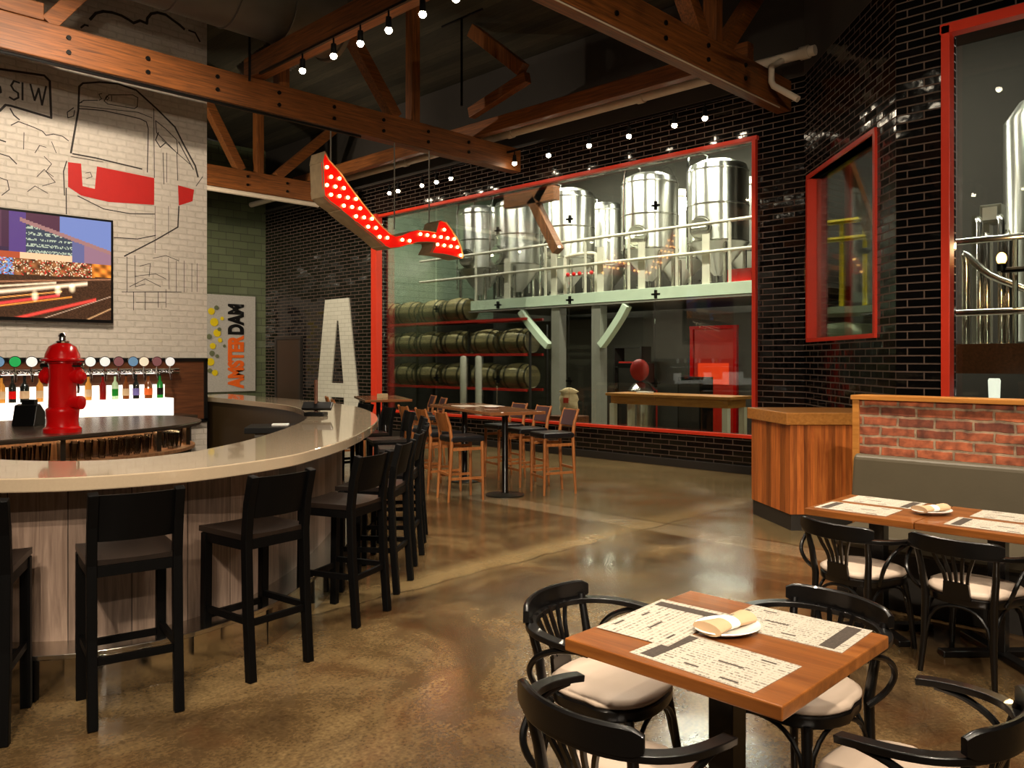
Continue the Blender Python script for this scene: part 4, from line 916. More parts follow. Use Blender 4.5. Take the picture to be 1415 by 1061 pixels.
# ================================================================ HIGH TABLES AND BEECH BAR CHAIRS
def make_beech():
    t = thing('beech_bar_chair', 'x', 'bar chair', group='beech bar chairs at the high tables')
    for s in (1, -1):
        MB().tube([(.20, s * .19, 0), (.195, s * .19, .40), (.19, s * .185, .72)], [.015, .02, .021], 10).build('leg', 'teak', t, smooth=True)
        MB().tube([(-.24, s * .185, 0), (-.215, s * .185, .40), (-.20, s * .185, .72), (-.225, s * .185, .90), (-.28, s * .185, 1.06)], [.015, .02, .023, .02, .015], 10).build('leg', 'teak', t, smooth=True)
        MB().bar((-.215, s * .187, .27), (.195, s * .19, .27), .02, .03).build('stretcher', 'teak', t)
        MB().bar((-.205, s * .187, .62), (.19, s * .187, .62), .02, .035).build('seat_rail', 'teak', t)
    MB().bar((.195, -.185, .22), (.195, .185, .22), .02, .03).build('stretcher', 'teak', t)
    MB().bar((-.222, -.18, .32), (-.222, .18, .32), .02, .03).build('stretcher', 'teak', t)
    MB().box((0, 0, .735), (.44, .42, .07)).build('seat_pad', 'blackleather', t, bevel=.02)
    b = MB(); c = MB()
    def bk(mb, off, th, z0, z1):
        rings = []
        for i in range(9):
            y = -.165 + .33 * i / 8; bow = -.03 * (1 - (y / .165) ** 2)
            rings.append([(-.215 + bow + off, y, z0), (-.215 + bow + off + th, y, z0), (-.268 + bow + off + th, y, z1), (-.268 + bow + off, y, z1)])
        mb.loft(rings)
    bk(b, -.012, .010, .83, 1.05); b.build('back_shell', 'teak', t, smooth=True)
    bk(c, 0, .012, .85, 1.04); c.build('back_pad', 'plumcloth', t, smooth=True)
    return t
bch = make_beech(); bfirst = [True]
def put_beech(x, y, a, l):
    if bfirst[0]: bch.location = (x, y, 0); bch.rotation_euler = (0, 0, R(a)); bch['label'] = l; bfirst[0] = False
    else: dup(bch, (x, y, 0), R(a), l)
def hightable(label, x, y, rz, L, W, posts):
    t = thing('high_table', label, 'table', (x, y, 0), R(rz))
    MB().box((0, 0, 1.035), (L, W, .04)).build('tabletop', 'hightop', t, bevel=.006)
    for px in posts:
        MB().lathe([(0, 0), (.24, 0), (.24, .012), (.05, .03), (.038, .05), (.038, 1.0), (.12, 1.0), (.12, 1.014), (0, 1.014)], (px, 0, 0), 20).build('pedestal', 'blackpaint', t, smooth=True)
    return t
hightable('high wooden table on black pedestals ringed by beech chairs near the brewery window', 7.33, 7.70, 70, 2.1, .74, (-.66, .66))
ca, sa = math.cos(R(70)), math.sin(R(70))
def ht(u, v): return (7.33 + u * ca - v * sa, 7.70 + u * sa + v * ca)
for i, u in enumerate((-.66, .06, .78)):
    x, y = ht(u, .58); put_beech(x, y, -20, ['beech bar chair with its back to the bar, nearest at the high table', 'beech bar chair with its back to the bar, middle one at the near high table', 'beech bar chair with its back to the bar, farthest at the near high table'][i])
for i, u in enumerate((-.74, -.02, .70)):
    x, y = ht(u, -.62); put_beech(x, y, 158 + 4 * i, ['beech bar chair facing the bar, nearest to the open floor', 'beech bar chair facing the bar, middle one at the near high table', 'beech bar chair facing the bar, farthest at the near high table'][i])
hightable('second high wooden table farther off beside the red window post', 8.05, 10.9, 62, 1.5, .74, (-.4, .4))
for i, (x, y, a) in enumerate([(7.33, 10.75, -28), (7.8, 11.65, -28), (8.45, 10.2, 152), (8.9, 11.0, 152)]):
    put_beech(x, y, a, ['beech bar chair at the far high table, near corner on the bar side', 'beech bar chair at the far high table, far corner on the bar side', 'beech bar chair at the far high table, near corner on the window side', 'beech bar chair at the far high table, far corner on the window side'][i])
# small items on the high tables
def tray(name, label, cat, loc, rz, mat, sz):
    t = thing(name, label, cat, loc, R(rz)); MB().box((0, 0, sz[2] / 2), sz).build('block', mat, t, bevel=.004); return t
x, y = ht(-.15, -.05); pl_ = thing('plate', 'white plate with folded napkin on the near high table', 'plate', (x, y, 1.055)); MB().lathe([(0, 0), (.06, 0), (.10, .016), (.098, .02), (.06, .006), (0, .006)], n=24).build('dish', 'white', pl_, smooth=True)
x, y = ht(.35, .12); tray('menu_sheet', 'printed menu sheet lying on the near high table', 'menu', (x, y, 1.055), 70, 'menu', (.38, .26, .003))
x, y = ht(.25, -.2); tray('menu_sheet', 'printed menu sheet on the window side of the near high table', 'menu', (x, y, 1.055), 74, 'menu', (.38, .26, .003))
tray('wooden_caddy', 'small pale wooden caddy on the far high table', 'caddy', (7.95, 10.75, 1.055), 20, 'burlap', (.16, .11, .07))
# ================================================================ DINING AREA
def make_bentwood():
    t = thing('bentwood_armchair', 'x', 'armchair', group='black bentwood armchairs at the dining tables')
    def seat_ring(sc, z): return [(.215 * sc * math.copysign(abs(math.cos(a)) ** .8, math.cos(a)) + .01, (.225 if math.cos(a) > 0 else .205) * sc * math.copysign(abs(math.sin(a)) ** .8, math.sin(a)), z) for a in [2 * PI * k / 36 for k in range(36)]]
    MB().loft([seat_ring(1.0, .395), seat_ring(1.02, .405), seat_ring(1.02, .432), seat_ring(.99, .438)]).build('seat_frame', 'blackpaint', t, smooth=True)
    MB().loft([seat_ring(.97, .4385), seat_ring(1.03, .452), seat_ring(1.025, .462), seat_ring(.93, .474), seat_ring(.6, .480), seat_ring(.2, .481)]).build('seat_pad', 'beige', t, smooth='all')
    for s in (1, -1):
        MB().tube([(.215, s * .205, 0), (.195, s * .19, .2), (.165, s * .165, .40)], [.014, .017, .021], 10).build('leg', 'blackpaint', t, smooth=True)
        MB().tube([(-.215, s * .185, 0), (-.195, s * .172, .2), (-.185, s * .17, .42), (-.20, s * .185, .56), (-.235, s * .20, .70)], [.014, .018, .020, .018, .015], 10).build('leg', 'blackpaint', t, smooth=True)
    # crest
    def arc(w, bow, x0, z, n=21):
        return [(x0 - bow * (1 - (2 * k / (n - 1) - 1) ** 2), w * (2 * k / (n - 1) - 1), z) for k in range(n)]
    cr = arc(.235, .075, -.225, .715)
    cb_ = MB(); rings = []; ncr = len(cr)
    for i in range(ncr):
        u = abs(2 * i / (ncr - 1) - 1); k = 1 - .42 * max(0, (u - .82) / .18) ** 2; p = Vector(cr[i]); tt_ = (Vector(cr[min(i + 1, ncr - 1)]) - Vector(cr[max(i - 1, 0)])).normalized(); y_ = Vector((0, 0, 1)).cross(tt_)
        rings.append([p + y_ * a_ + Vector((0, 0, b_ * k - .036 * (1 - k) * 0)) for a_, b_ in ((-.011, -.036), (.011, -.036), (.011, .034), (.004, .04), (-.004, .04), (-.011, .034))])
    cb_.loft(rings).build('crest_rail', 'blackpaint', t, smooth=True)
    # arm bow: one bent band from hand to hand round the back
    half = [(.075, .283, .655), (.01, .290, .662), (-.08, .285, .668), (-.16, .258, .672), (-.225, .20, .675), (-.27, .11, .676)]
    bow = [Vector(p) for p in half] + [Vector((-.285, 0, .676))] + [Vector((p[0], -p[1], p[2])) for p in reversed(half)]
    bow = catmull([tuple(p) for p in bow], 3)
    MB().sweep(bow, [(-.022, -.011), (.022, -.011), (.022, .011), (-.022, .011)]).build('arm_bow', 'blackpaint', t, smooth=True, bevel=.003)
    for s in (1, -1):
        lp = catmull([(.02, s * .284, .650), (-.06, s * .290, .638), (-.14, s * .285, .60), (-.185, s * .272, .54), (-.175, s * .245, .475), (-.13, s * .205, .42)], 4)
        MB().tube(lp, .0115, 8).build('arm_support', 'blackpaint', t, smooth=True)
    # fan back
    MB().prism3([(-.198, -.07, .43), (-.198, .07, .43), (-.21, .062, .515), (-.21, -.062, .515)], (-.016, 0, 0)).build('splat_base', 'blackpaint', t)
    for k in range(5):
        u = k - 2
        pth = catmull([(-.212, u * .027, .51), (-.222, u * .031, .56), (-.245, u * .042, .62), (-.272 + abs(u) * .006, u * .056, .69)], 4)
        MB().sweep(pth, [(-.008, -.006), (.008, -.006), (.008, .006), (-.008, .006)], up=(1, 0, 0)).build('splat', 'blackpaint', t, smooth=True)
    # bent braces under the seat, one arch per side
    def arch(a, b):
        a = Vector(a); b = Vector(b); m = (a + b) / 2; pts = []
        for k in range(13):
            u = -1 + 2 * k / 12; p = m + (b - a) / 2 * u; z = .17 + .215 * math.sqrt(max(0, 1 - abs(u) ** 2.6)); pts.append((p.x, p.y, z))
        return pts
    for a, b in (((.195, .19), (.195, -.19)), ((-.195, .172), (-.195, -.172)), ((.19, .19), (-.19, .172)), ((.19, -.19), (-.19, -.172))):
        MB().tube(arch((*a, 0), (*b, 0)), .009, 8).build('brace', 'blackpaint', t, smooth=True)
    return t
bw = make_bentwood()
CH = [(2.47, 1.90, -80, 'black bentwood armchair on the far left side of the front square table'),
      (2.93, 1.36, 167, 'black bentwood armchair tucked at the far right side of the front square table'),
      (1.925, 1.395, -5, 'black bentwood armchair in the bottom centre, back towards the viewer'),
      (2.47, .82, 88, 'black bentwood armchair cropped by the lower right corner'),
      (4.83, 1.86, -13, 'black bentwood armchair at the left banquette table'),
      (4.86, 1.27, -7, 'black bentwood armchair at the right banquette table')]
for i, (x, y, a, l) in enumerate(CH):
    if i == 0: bw.location = (x, y, 0); bw.rotation_euler = (0, 0, R(a)); bw['label'] = l
    else: dup(bw, (x, y, 0), R(a), l)
def dtable(label, x0, x1, y0, y1, group=None):
    t = thing('dining_table', label, 'table', ((x0 + x1) / 2, (y0 + y1) / 2, 0), group=group); w, d = x1 - x0, y1 - y0
    MB().box((0, 0, .74), (w, d, .042)).build('tabletop', 'tabletop', t, bevel=.005)
    MB().box((0, 0, .36), (.09, .09, .70)).build('pedestal', 'blackpaint', t, bevel=.004)
    MB().box((0, 0, .712), (.4, .4, .014)).build('mounting_plate', 'blackpaint', t)
    for a in (45, 135): MB().box((0, 0, .02), (.66, .07, .036), rz=R(a)).build('foot_bar', 'blackpaint', t, bevel=.006)
    return t
TX0, TX1, TY0, TY1 = 2.03, 2.80, .985, 1.745
dtable('square butcher block dining table in the foreground with three menus', TX0, TX1, TY0, TY1)
dtable('left butcher block table of the pair along the banquette', 4.85, 5.56, 1.575, 2.21)
dtable('right butcher block table of the pair along the banquette', 4.85, 5.56, .90, 1.57)
def placemat(x, y, rz, label, flip=False, w=.43, d=.28, z=.762):
    t = thing('menu_placemat', label, 'placemat', (x, y, z), R(rz), 'printed menu placemats')
    mb = MB(); mb.box((0, 0, .0008), (w, d, .0016))
    for f in mb.bm.faces:
        for l in f.loops: l[mb.uv].uv = (l.vert.co.x, l.vert.co.y)
    mb.build('paper_sheet', 'menu', t)
    s = -1 if flip else 1
    MB().box((s * (w / 2 - .055), 0, .0019), (.05, d - .03, .0006)).build('dark_band', 'menuband', t)
    for hx_, hy, hl in ((-.06 * s, .0, .085), (.02 * s, .09, .05), (-.13 * s, -.1, .05), (-.12 * s, .11, .06)): MB().box((hx_, hy, .0019), (hl, .009, .0006)).build('heading', 'menuband', t)
    return t
placemat(2.40, 1.60, 3, 'printed menu placemat nearest the far left armchair on the front table', flip=False, z=.7637)
placemat(2.20, 1.29, 88, 'printed menu placemat at the near left edge of the front table', flip=False)
placemat(2.66, 1.25, 92, 'printed menu placemat at the far right edge of the front table', flip=True)
placemat(5.05, 1.96, 90, 'printed menu placemat at the front edge of the left banquette table')
placemat(5.40, 1.93, 90, 'printed menu placemat at the bench side of the left banquette table', flip=True)
placemat(5.05, 1.22, 90, 'printed menu placemat at the front edge of the right banquette table')
placemat(5.40, 1.18, 90, 'printed menu placemat at the bench side of the right banquette table', flip=True)
def plate_set(x, y, rz, where):
    z = .7655
    sc_p = 1.15
    t = thing('side_plate', 'white oval side plate ' + where, 'plate', (x, y, z), R(rz))
    mb = MB(); rings = []
    for r, h in ((.0, 0), (.06, 0), (.092, .014), (.105, .020), (.103, .024), (.088, .018), (.058, .006), (0.0, .006)):
        rings.append([(max(r, 1e-4) * math.cos(2 * PI * k / 32), max(r, 1e-4) * .8 * math.sin(2 * PI * k / 32), h) for k in range(32)])
    mb.loft(rings).build('dish', 'white', t, smooth=True)
    t.scale = (sc_p, sc_p, 1)
    n = thing('napkin_roll', 'rolled cream napkin with white paper band ' + where, 'napkin', (x, y, z + .030), R(rz + 12))
    b = MB(); rings = []
    for k in range(9):
        u = -1 + 2 * k / 8; xx = u * .085; r = .030 * (1 - .25 * (1 - abs(u))); fl = 1 + .35 * max(0, -u) 
        rings.append([(xx, r * fl * 1.15 * math.cos(a), r * .62 * math.sin(a)) for a in [2 * PI * j / 14 for j in range(14)]])
    b.loft(rings).build('cloth', 'linen', n, smooth=True)
    MB().loft([[(xx, .0305 * math.cos(a), .0165 * math.sin(a)) for a in [2 * PI * j / 16 for j in range(16)]] for xx in (-.018, .018)]).build('paper_band', 'paperwhite', n, smooth=True)
    n.scale = (1.25, 1.25, 1.15)
    f = thing('dinner_fork', 'steel fork tines sticking out of the napkin ' + where, 'fork', (x, y, z + .040), R(rz + 12))
    mb = MB().bar((.02, .005, .008), (.10, .008, .004), .008, .002)
    for k in range(4): mb.bar((.10, .001 + k * .005, .004), (.135, .0 + k * .0055, .006), .0022, .002)
    mb.bar((.095, .008, .004), (.104, .008, .004), .02, .002).build('tines', 'steel', f)
plate_set(2.45, 1.385, -20, 'on the front square table')
plate_set(5.19, 1.58, -35, 'between the two banquette tables')
# banquette: bench, upholstered back, brick half wall with oak trim
bq = thing('banquette_bench', 'long olive grey upholstered banquette below the brick half wall', 'bench', (6.0, .5, 0))
kid(MB().box((5.86, .02, .44), (.52, 4.70, .10)).build('seat_cushion', 'sofa', bevel=.025), bq)
kid(MB().box((5.90, .02, .195), (.44, 4.66, .388)).build('bench_base', 'kick'), bq)
bk = MB(); bk.prism3([(6.02, 2.40, .49), (6.20, 2.40, .49), (6.20, 2.40, .97), (6.13, 2.40, .98), (6.09, 2.40, .96)], (0, -4.75, 0))
kid(bk.build('back_cushion', 'sofa', bevel=.02), bq)
hw = thing('brick_half_wall', 'half wall faced with reclaimed red brick and honey oak trim', 'half wall', (6.3, .5, 0))
wb = MB().box((6.30, .05, .69), (.16, 4.70, 1.37)); wb.walluv((0, 1, 0)); kid(wb.build('brick_face', 'redbrick'), hw)
kid(MB().box((6.30, .06, 1.395), (.22, 4.80, .035)).box((6.30, 2.425, .69), (.20, .05, 1.38)).build('oak_trim', 'oaktrim', bevel=.004), hw)
# planked service stand at the corner wall
P1 = Vector((7.58, 3.60)); P0 = Vector((8.13, 4.30)); P2 = Vector((8.30, 2.98))
dn2 = Vector((DN.x, DN.y)); 
A0 = P0 + dn2 * .86; A2 = Vector((8.62, 3.04))
def grow(poly, d):
    c = sum((Vector(p) for p in poly), Vector((0, 0))) / len(poly); return [tuple(Vector(p) + (Vector(p) - c).normalized() * d) for p in poly]
base = [P1, P0, (P0 + dn2 * .90), (8.75, 3.14), (8.55, 2.90), (8.25, 2.93)]
base = [(p[0], p[1]) for p in base]
st = thing('planked_stand', 'service stand of mixed upright planks with thick honey oak top', 'stand', (8.1, 3.7, 0))
sb = MB().prism(base, .16, 1.04)
per = [0]
for i in range(len(base)): per.append(per[-1] + (Vector(base[(i + 1) % len(base)]) - Vector(base[i])).length)
for f in sb.bm.faces:
    for l in f.loops:
        v = l.vert.co; i = min(range(len(base)), key=lambda i: (base[i][0] - v.x) ** 2 + (base[i][1] - v.y) ** 2); l[sb.uv].uv = (per[i], v.z)
    if abs(f.normal.z) < .5:
        vs = [l.vert.co.xy for l in f.loops]; 
kid(sb.build('plank_cladding', 'planks'), st)
kid(MB().prism(grow(base, -.015), 0, .16).build('kick_plate', 'kick'), st)
kid(MB().prism(grow(base, .05), 1.04, 1.16).build('oak_top', 'oaktrim', bevel=.008), st)
# ================================================================ BREWERY BEHIND THE GLASS
struct(MB().box((19.1, 9, 4), (.2, 26, 8)).build('wall_brewery_back', 'greyplaster'))
pw = MB().box((15.2, 19.6, 5.45), (7.8, .2, 5.1)); pw.walluv((1, 0, 0)); struct(pw.build('wall_brewery_side', 'paleblock'))
struct(MB().box((15.2, 19.6, 1.449), (7.8, .2, 2.898)).build('wall_brewery_side_lower', 'kick'))
struct(MB().box((15.2, 9, 7.6), (8.0, 26, .2)).build('ceiling_brewery', 'plaster'))
MX = 13.65
MZ = 3.13
mz = thing('mezzanine', 'pale green steel mezzanine carrying the brewing tanks behind the glass', 'mezzanine', (MX, 11.3, 3))
MY0, MY1 = 6.4, 14.75
kid(MB().box((MX, (MY0 + MY1) / 2, 3.015), (.12, MY1 - MY0, .23)).build('edge_beam', 'mezz', bevel=.005), mz)
kid(MB().box(((MX + 18.9) / 2, (MY0 + MY1) / 2, 3.09), (18.9 - MX - .14, MY1 - MY0, .08)).box((16.7, 15.8, 3.09), (4.4, 2.1, .08)).build('deck', 'greycol'), mz)
kid(MB().box((MX - .02, (MY0 + MY1) / 2, 2.86), (.2, MY1 - MY0, .03)).build('lower_flange', 'greycol'), mz)
for y in (11.92, 10.77, 6.6): kid(MB().box((MX + .02, y, 1.42), (.24, .24, 2.84)).build('column', 'greycol', bevel=.006), mz)
def bracket(ya, yb):
    pts = catmull([(MX - .1, ya, 2.80), (MX - .1, ya + (yb - ya) * .25, 2.55), (MX - .1, ya + (yb - ya) * .75, 2.15), (MX - .1, yb, 1.98)], 4)
    kid(MB().sweep(pts, [(-.07, -.09), (.07, -.09), (.07, .09), (-.07, .09)], up=(1, 0, 0)).build('knee_brace', 'mezz'), mz)
bracket(12.95, 12.1); bracket(9.95, 10.62)
rl = thing('mezzanine_railing', 'cream tube railing with two rails along the mezzanine edge', 'railing', (MX, 11.3, MZ))
for z in (4.29, 3.74): kid(MB().tube([(MX, MY0, z), (MX, 16.8, z)], .035, 10).build('rail', 'railpaint', smooth=True), rl)
for y in [6.5 + 1.16 * i for i in range(8)]: kid(MB().tube([(MX, y, MZ), (MX, y, 4.29)], .03, 8).build('post', 'railpaint', smooth=True), rl)
for y in (8.2, 9.7, 10.77, 12.1, 13.6): kid(MB().box((MX + .06, y, 3.62), (.03, .16, .96)).build('plate_post', 'railpaint'), rl)
def make_tank():
    t = thing('fermenter_tank', 'x', 'tank', group='steel fermenter tanks on the mezzanine')
    r = .63
    MB().lathe([(.08, .30), (r, .95), (r, 2.45), (r * .93, 2.56), (r * .6, 2.66), (0.1, 2.70), (0, 2.70)], n=40).build('vessel', 'tanksteel', t, smooth=True)
    b = MB()
    for z in (.97, 1.72, 2.43): b.lathe([(r, z - .02), (r + .012, z - .012), (r + .012, z + .012), (r, z + .02)], n=40)
    b.build('weld_band', 'steel', t, smooth=True)
    for k in range(4):
        a = PI / 4 + k * PI / 2; MB().tube([(math.cos(a) * r * .9, math.sin(a) * r * .9, 0), (math.cos(a) * r * .9, math.sin(a) * r * .9, 1.05)], .045, 10).build('leg', 'steel', t, smooth=True)
    m = MB().lathe([(0, -.06), (.20, -.06), (.22, -.03), (.22, .04)], (-r - .03, 0, 1.22), 24, axis='X').build('manway_door', 'steel', t, smooth=True)
    MB().lathe([(.22, 0), (.245, 0), (.245, .03), (.22, .03)], (-r - .05, 0, 1.22), 24, axis='X').tube([(-r - .1, -.16, 1.22), (-r - .1, .16, 1.22)], .014, 8).build('manway_rim', 'steel', m, smooth=True)
    MB().tube([(-.05, .2, 2.62), (-.05, .2, 2.82), (-.3, .25, 2.88), (-.6, .3, 2.75), (-r - .06, .3, 2.4), (-r - .06, .3, .4)], .025, 8).build('wash_pipe', 'chrome', t, smooth=True)
    MB().tube([(0, 0, .30), (0, 0, .14), (-.35, 0, .12), (-.7, 0, .14)], .03, 8).lathe([(0, -.05), (.06, -.05), (.06, .05), (0, .05)], (-.5, 0, .12), 12, axis='X').build('outlet_pipe', 'chrome', t, smooth=True)
    return t
tk = make_tank()
TK = [(15.0, 8.70, 'polished steel tank nearest the red frame end of the window'), (15.0, 10.40, 'polished steel tank second from the red frame end, front row'), (15.0, 12.75, 'polished steel tank in the middle of the mezzanine, front row'), (15.0, 14.45, 'polished steel tank fourth from the red frame end, front row'), (15.0, 15.86, 'bright steel tank at the far end behind the arrow sign'),
      (17.0, 9.0, 'rear row steel tank peeping between the nearest two front tanks'), (17.0, 10.9, 'rear row steel tank behind the second front tank'), (17.0, 13.2, 'rear row steel tank behind the middle front tank'), (17.0, 15.0, 'rear row steel tank behind the fourth front tank')]
for i, (x, y, l) in enumerate(TK):
    if i == 0: tk.location = (x, y, MZ); tk['label'] = l
    else: dup(tk, (x, y, MZ), R(12 * ((i * 5) % 3 - 1)), l)
bt = thing('brewery_truss', 'orange timber truss end above the tanks behind the glass', 'truss', (13, 11.4, 5))
kid(MB().bar((13.0, 12.9, 5.25), (13.0, 11.4, 5.25), .2, .3).build('bottom_chord', 'timber_y'), bt)
kid(MB().bar((13.0, 12.1, 5.2), (13.0, 11.35, 4.0), .2, .2).build('diagonal_brace', 'timber_z'), bt)
kid(MB().bar((13.0, 11.3, 5.9), (13.0, 11.9, 5.15), .2, .2).build('knee_brace', 'timber_z'), bt)
kid(MB().box((13.0, 12.75, 6.45), (.2, .2, 2.10)).build('post', 'timber_z'), bt)
ft = thing('valve_stand', 'cream pipe frame with valves on the mezzanine between two tanks', 'frame', (14.1, 11.6, MZ))
kid(MB().tube(catmull([(14.1, 11.2, MZ), (14.1, 11.2, 3.9), (14.1, 11.3, 4.05), (14.1, 12.0, 4.05), (14.1, 12.1, 3.9), (14.1, 12.1, MZ)], 3), .04, 8).tube([(14.1, 11.2, 3.6), (14.1, 12.1, 3.6)], .03, 8).build('pipe_loop', 'railpaint', smooth=True), ft)
va = MB()
for i in range(5): va.sphere((14.06, 11.3 + .17 * i, 3.62), .05)
kid(va.build('valve', 'redgloss', smooth='all'), ft)
rb = thing('hose_reel', 'small red box with hose on the mezzanine edge by the red frame', 'box', (13.9, 7.5, MZ))
kid(MB().box((13.9, 7.55, MZ + .13), (.2, .5, .26)).build('case', 'redgloss', bevel=.01), rb)
kid(MB().tube(catmull([(13.8, 7.3, 3.3), (13.6, 6.9, 3.5), (13.5, 6.5, 3.9), (13.5, 6.4, 4.6)], 5), .02, 8).build('hose', 'redgloss', smooth=True), rb)
# barrels on red racks
rk = thing('barrel_rack', 'red steel rack holding three tiers of oak barrels', 'rack', (13.7, 16, 0))
RY0, RY1 = 12.7, 18.7
tiers = [.98, 1.80, 2.62]
for z in tiers:
    for x in (13.45, 14.0): kid(MB().box((x, (RY0 + RY1) / 2, z), (.06, RY1 - RY0, .06)).build('shelf_rail', 'redrack'), rk)
for y in (12.66, 14.74, 16.75, 18.72):
    for x in (13.52, 14.09): hh = 2.5 if y < 15 else 2.9; kid(MB().box((x, y, hh / 2), (.05, .04, hh)).build('upright', 'kick'), rk)
def make_barrel():
    t = thing('oak_barrel', 'x', 'barrel', group='oak barrels on the red rack')
    prof = [(0, -.43), (.25, -.43), (.262, -.44), (.30, -.25), (.325, 0), (.30, .25), (.262, .44), (.25, .43), (0, .43)]
    MB().lathe(prof, (0, 0, 0), 24, axis='Y').build('staves', 'barrel', t, smooth=True)
    for h in (-.40, -.22, .22, .40):
        r = .325 - .063 * (abs(h) / .44) ** 2 + .003; MB().lathe([(r - .003, h - .025), (r, h - .024), (r, h + .024), (r - .003, h + .025)], (0, 0, 0), 24, axis='Y').build('hoop', 'hoop', t, smooth=True)
    return t
br_ = make_barrel(); bf = True
for ti, (z, ys) in enumerate([(2.665, (18.1, 17.2, 16.2, 15.3)), (1.845, (18.1, 17.2, 16.3, 15.3, 14.2, 13.2)), (1.025, (17.3, 16.3, 15.3, 14.2, 13.2))]):
    for i, y in enumerate(ys):
        l = 'oak barrel on the ' + ['top', 'middle', 'bottom'][ti] + ' tier of the red rack, ' + ORD[i] + ' from the left end'; zz = z + .262
        if bf: br_.location = (13.72, y, zz); br_['label'] = l; bf = False
        else: dup(br_, (13.72, y, zz), 0, l)
# under the mezzanine: dark wall, red door, table, sack, equipment
struct(MB().box((17.0, 11, 1.38), (.15, 12, 2.76)).build('wall_brewery_under', 'greyplaster'))
rd = sroot('door_2', (16.9, 9.35, 0))
q0, q1 = on_x(958, 500, 16.9).y, on_x(1018, 500, 16.9).y
yc, wd = (q0 + q1) / 2, abs(q0 - q1)
kid(MB().box((16.88, yc, 1.2), (.06, wd - .12, 2.4)).build('door_leaf', 'reddoor', bevel=.005), rd)
kid(MB().box((16.86, yc, 2.44), (.1, wd + .1, .08)).box((16.86, q0, 1.2), (.1, .08, 2.4)).box((16.86, q1, 1.2), (.1, .08, 2.4)).build('door_frame', 'redgloss'), rd)
kid(MB().box((16.84, yc, 1.35), (.02, wd - .34, .5)).build('door_sign', pbr('orange_red_panel', (255, 70, 24), .4, emit=(255, 60, 16), estr=.5)), rd)
wt = thing('tasting_table', 'long honey wood table just behind the brewery glass', 'table', (11.95, 7.75, 0))
kid(MB().box((11.95, 7.75, 1.06), (.70, 2.5, .05)).build('tabletop', 'oaktrim', bevel=.005), wt)
kid(MB().box((11.95, 7.75, .965), (.58, 2.34, .138)).build('apron', 'oaktrim'), wt)
for x in (11.68, 12.22):
    for y in (6.62, 8.88): kid(MB().box((x, y, .448), (.1, .1, .896)).build('leg', 'railpaint', bevel=.004), wt)
kid(MB().box((11.95, 7.75, .35), (.05, 2.1, .05)).build('stretcher', 'railpaint'), wt)
jr = thing('sample_tray', 'small dark tray of sample jars on the tasting table', 'tray', (11.9, 8.35, 1.085)); MB().box((0, 0, .015), (.16, .26, .03)).build('tray_board', 'white', jr, bevel=.003)
pal = thing('wooden_crate', 'wooden crate under the malt sack behind the glass', 'crate', (12.0, 10.2, 0)); MB().box((0, 0, .3), (.5, .6, .6)).build('crate_body', 'tapwood', pal, bevel=.01)
q = on_x(786, 570, 11.95)
pal.location = (11.95, q.y, 0)
sk = thing('malt_sack', 'open pale malt sack standing behind the glass beside the grey column', 'sack', (11.95, q.y, .60), R(20))
mb = MB(); rings = []
for k in range(9):
    u = k / 8; w = .15 * (1 + .25 * math.sin(u * PI)) + (.04 if k == 8 else 0); rings.append([(w * .7 * math.cos(a) * (1 + .08 * math.sin(3 * a + k)), w * math.sin(a) * (1 + .1 * math.sin(2 * a + k * 2)), u * .5 + .04 * math.sin(2 * a + 1) * (u > .9)) for a in [2 * PI * j / 18 for j in range(18)]])
mb.loft(rings, cap=False); mb.build('sack_body', 'burlap', sk, smooth='all').modifiers.new('t', 'SOLIDIFY').thickness = .006
MB().box((-.16, 0, .30), (.012, .10, .10)).build('printed_patch', 'redrack', sk)
for i, (x, y, w, h, l) in enumerate([(15.6, 11.2, .7, 1.6, 'dark grey control cabinet under the mezzanine beside the columns'), (15.6, 9.6, .6, 1.3, 'dark control cabinet under the mezzanine beside the red door')]):
    t = thing('control_cabinet', l, 'cabinet', (x, y, 0)); MB().box((0, 0, h / 2), (.5, w, h)).build('cabinet_body', 'iron', t, bevel=.01); MB().box((-.26, 0, h / 2), (.02, w * .86, h * .86)).build('cabinet_door', 'kick', t)
ut = thing('brew_kettle', 'short steel kettle with red lid under the mezzanine between the columns', 'kettle', (15.0, 10.6, 0))
MB().lathe([(0, 0), (.35, 0), (.35, 1.0), (.2, 1.15), (.08, 1.2), (0, 1.2)], n=24).build('vessel', 'steel', ut, smooth=True); MB().sphere((-.1, 0, 1.45), .25, sx=.5).build('lid', 'redrack', ut, smooth='all')
for px, l in ((640, 'cream bollard post in front of the barrels, nearer the red post'), (661, 'cream bollard post in front of the barrels, farther from the red post')):
    q = on_x(px, 500, 12.2); t = thing('bollard_post', l, 'post', (12.2, q.y, 0)); MB().lathe([(0, 0), (.09, 0), (.09, .02), (.07, .03), (.07, 1.72), (.05, 1.76), (0, 1.77)], n=16).build('shaft', 'railpaint', t, smooth=True)
sh = thing('parts_shelf', 'dark shelf of red trays under the mezzanine between the grey columns', 'shelf', (16.2, 11.75, 0))
for y in (11.35, 12.15): kid(MB().box((16.2, y, 1.0), (.4, .05, 2.0)).build('side_panel', 'kick'), sh)
for z in (.5, 1.0, 1.5, 1.98): kid(MB().box((16.2, 11.75, z), (.4, .75, .03)).build('shelf_board', 'kick'), sh)
for k, z in enumerate((.515, 1.015, 1.515)): tr = thing('storage_tray', 'red plastic tray on the ' + ['lowest', 'middle', 'top'][k] + ' shelf between the grey columns', 'tray', (16.15, 11.75, z)); MB().box((0, 0, .06), (.26, .55, .12)).build('tray_body', 'redrack', tr, bevel=.01)
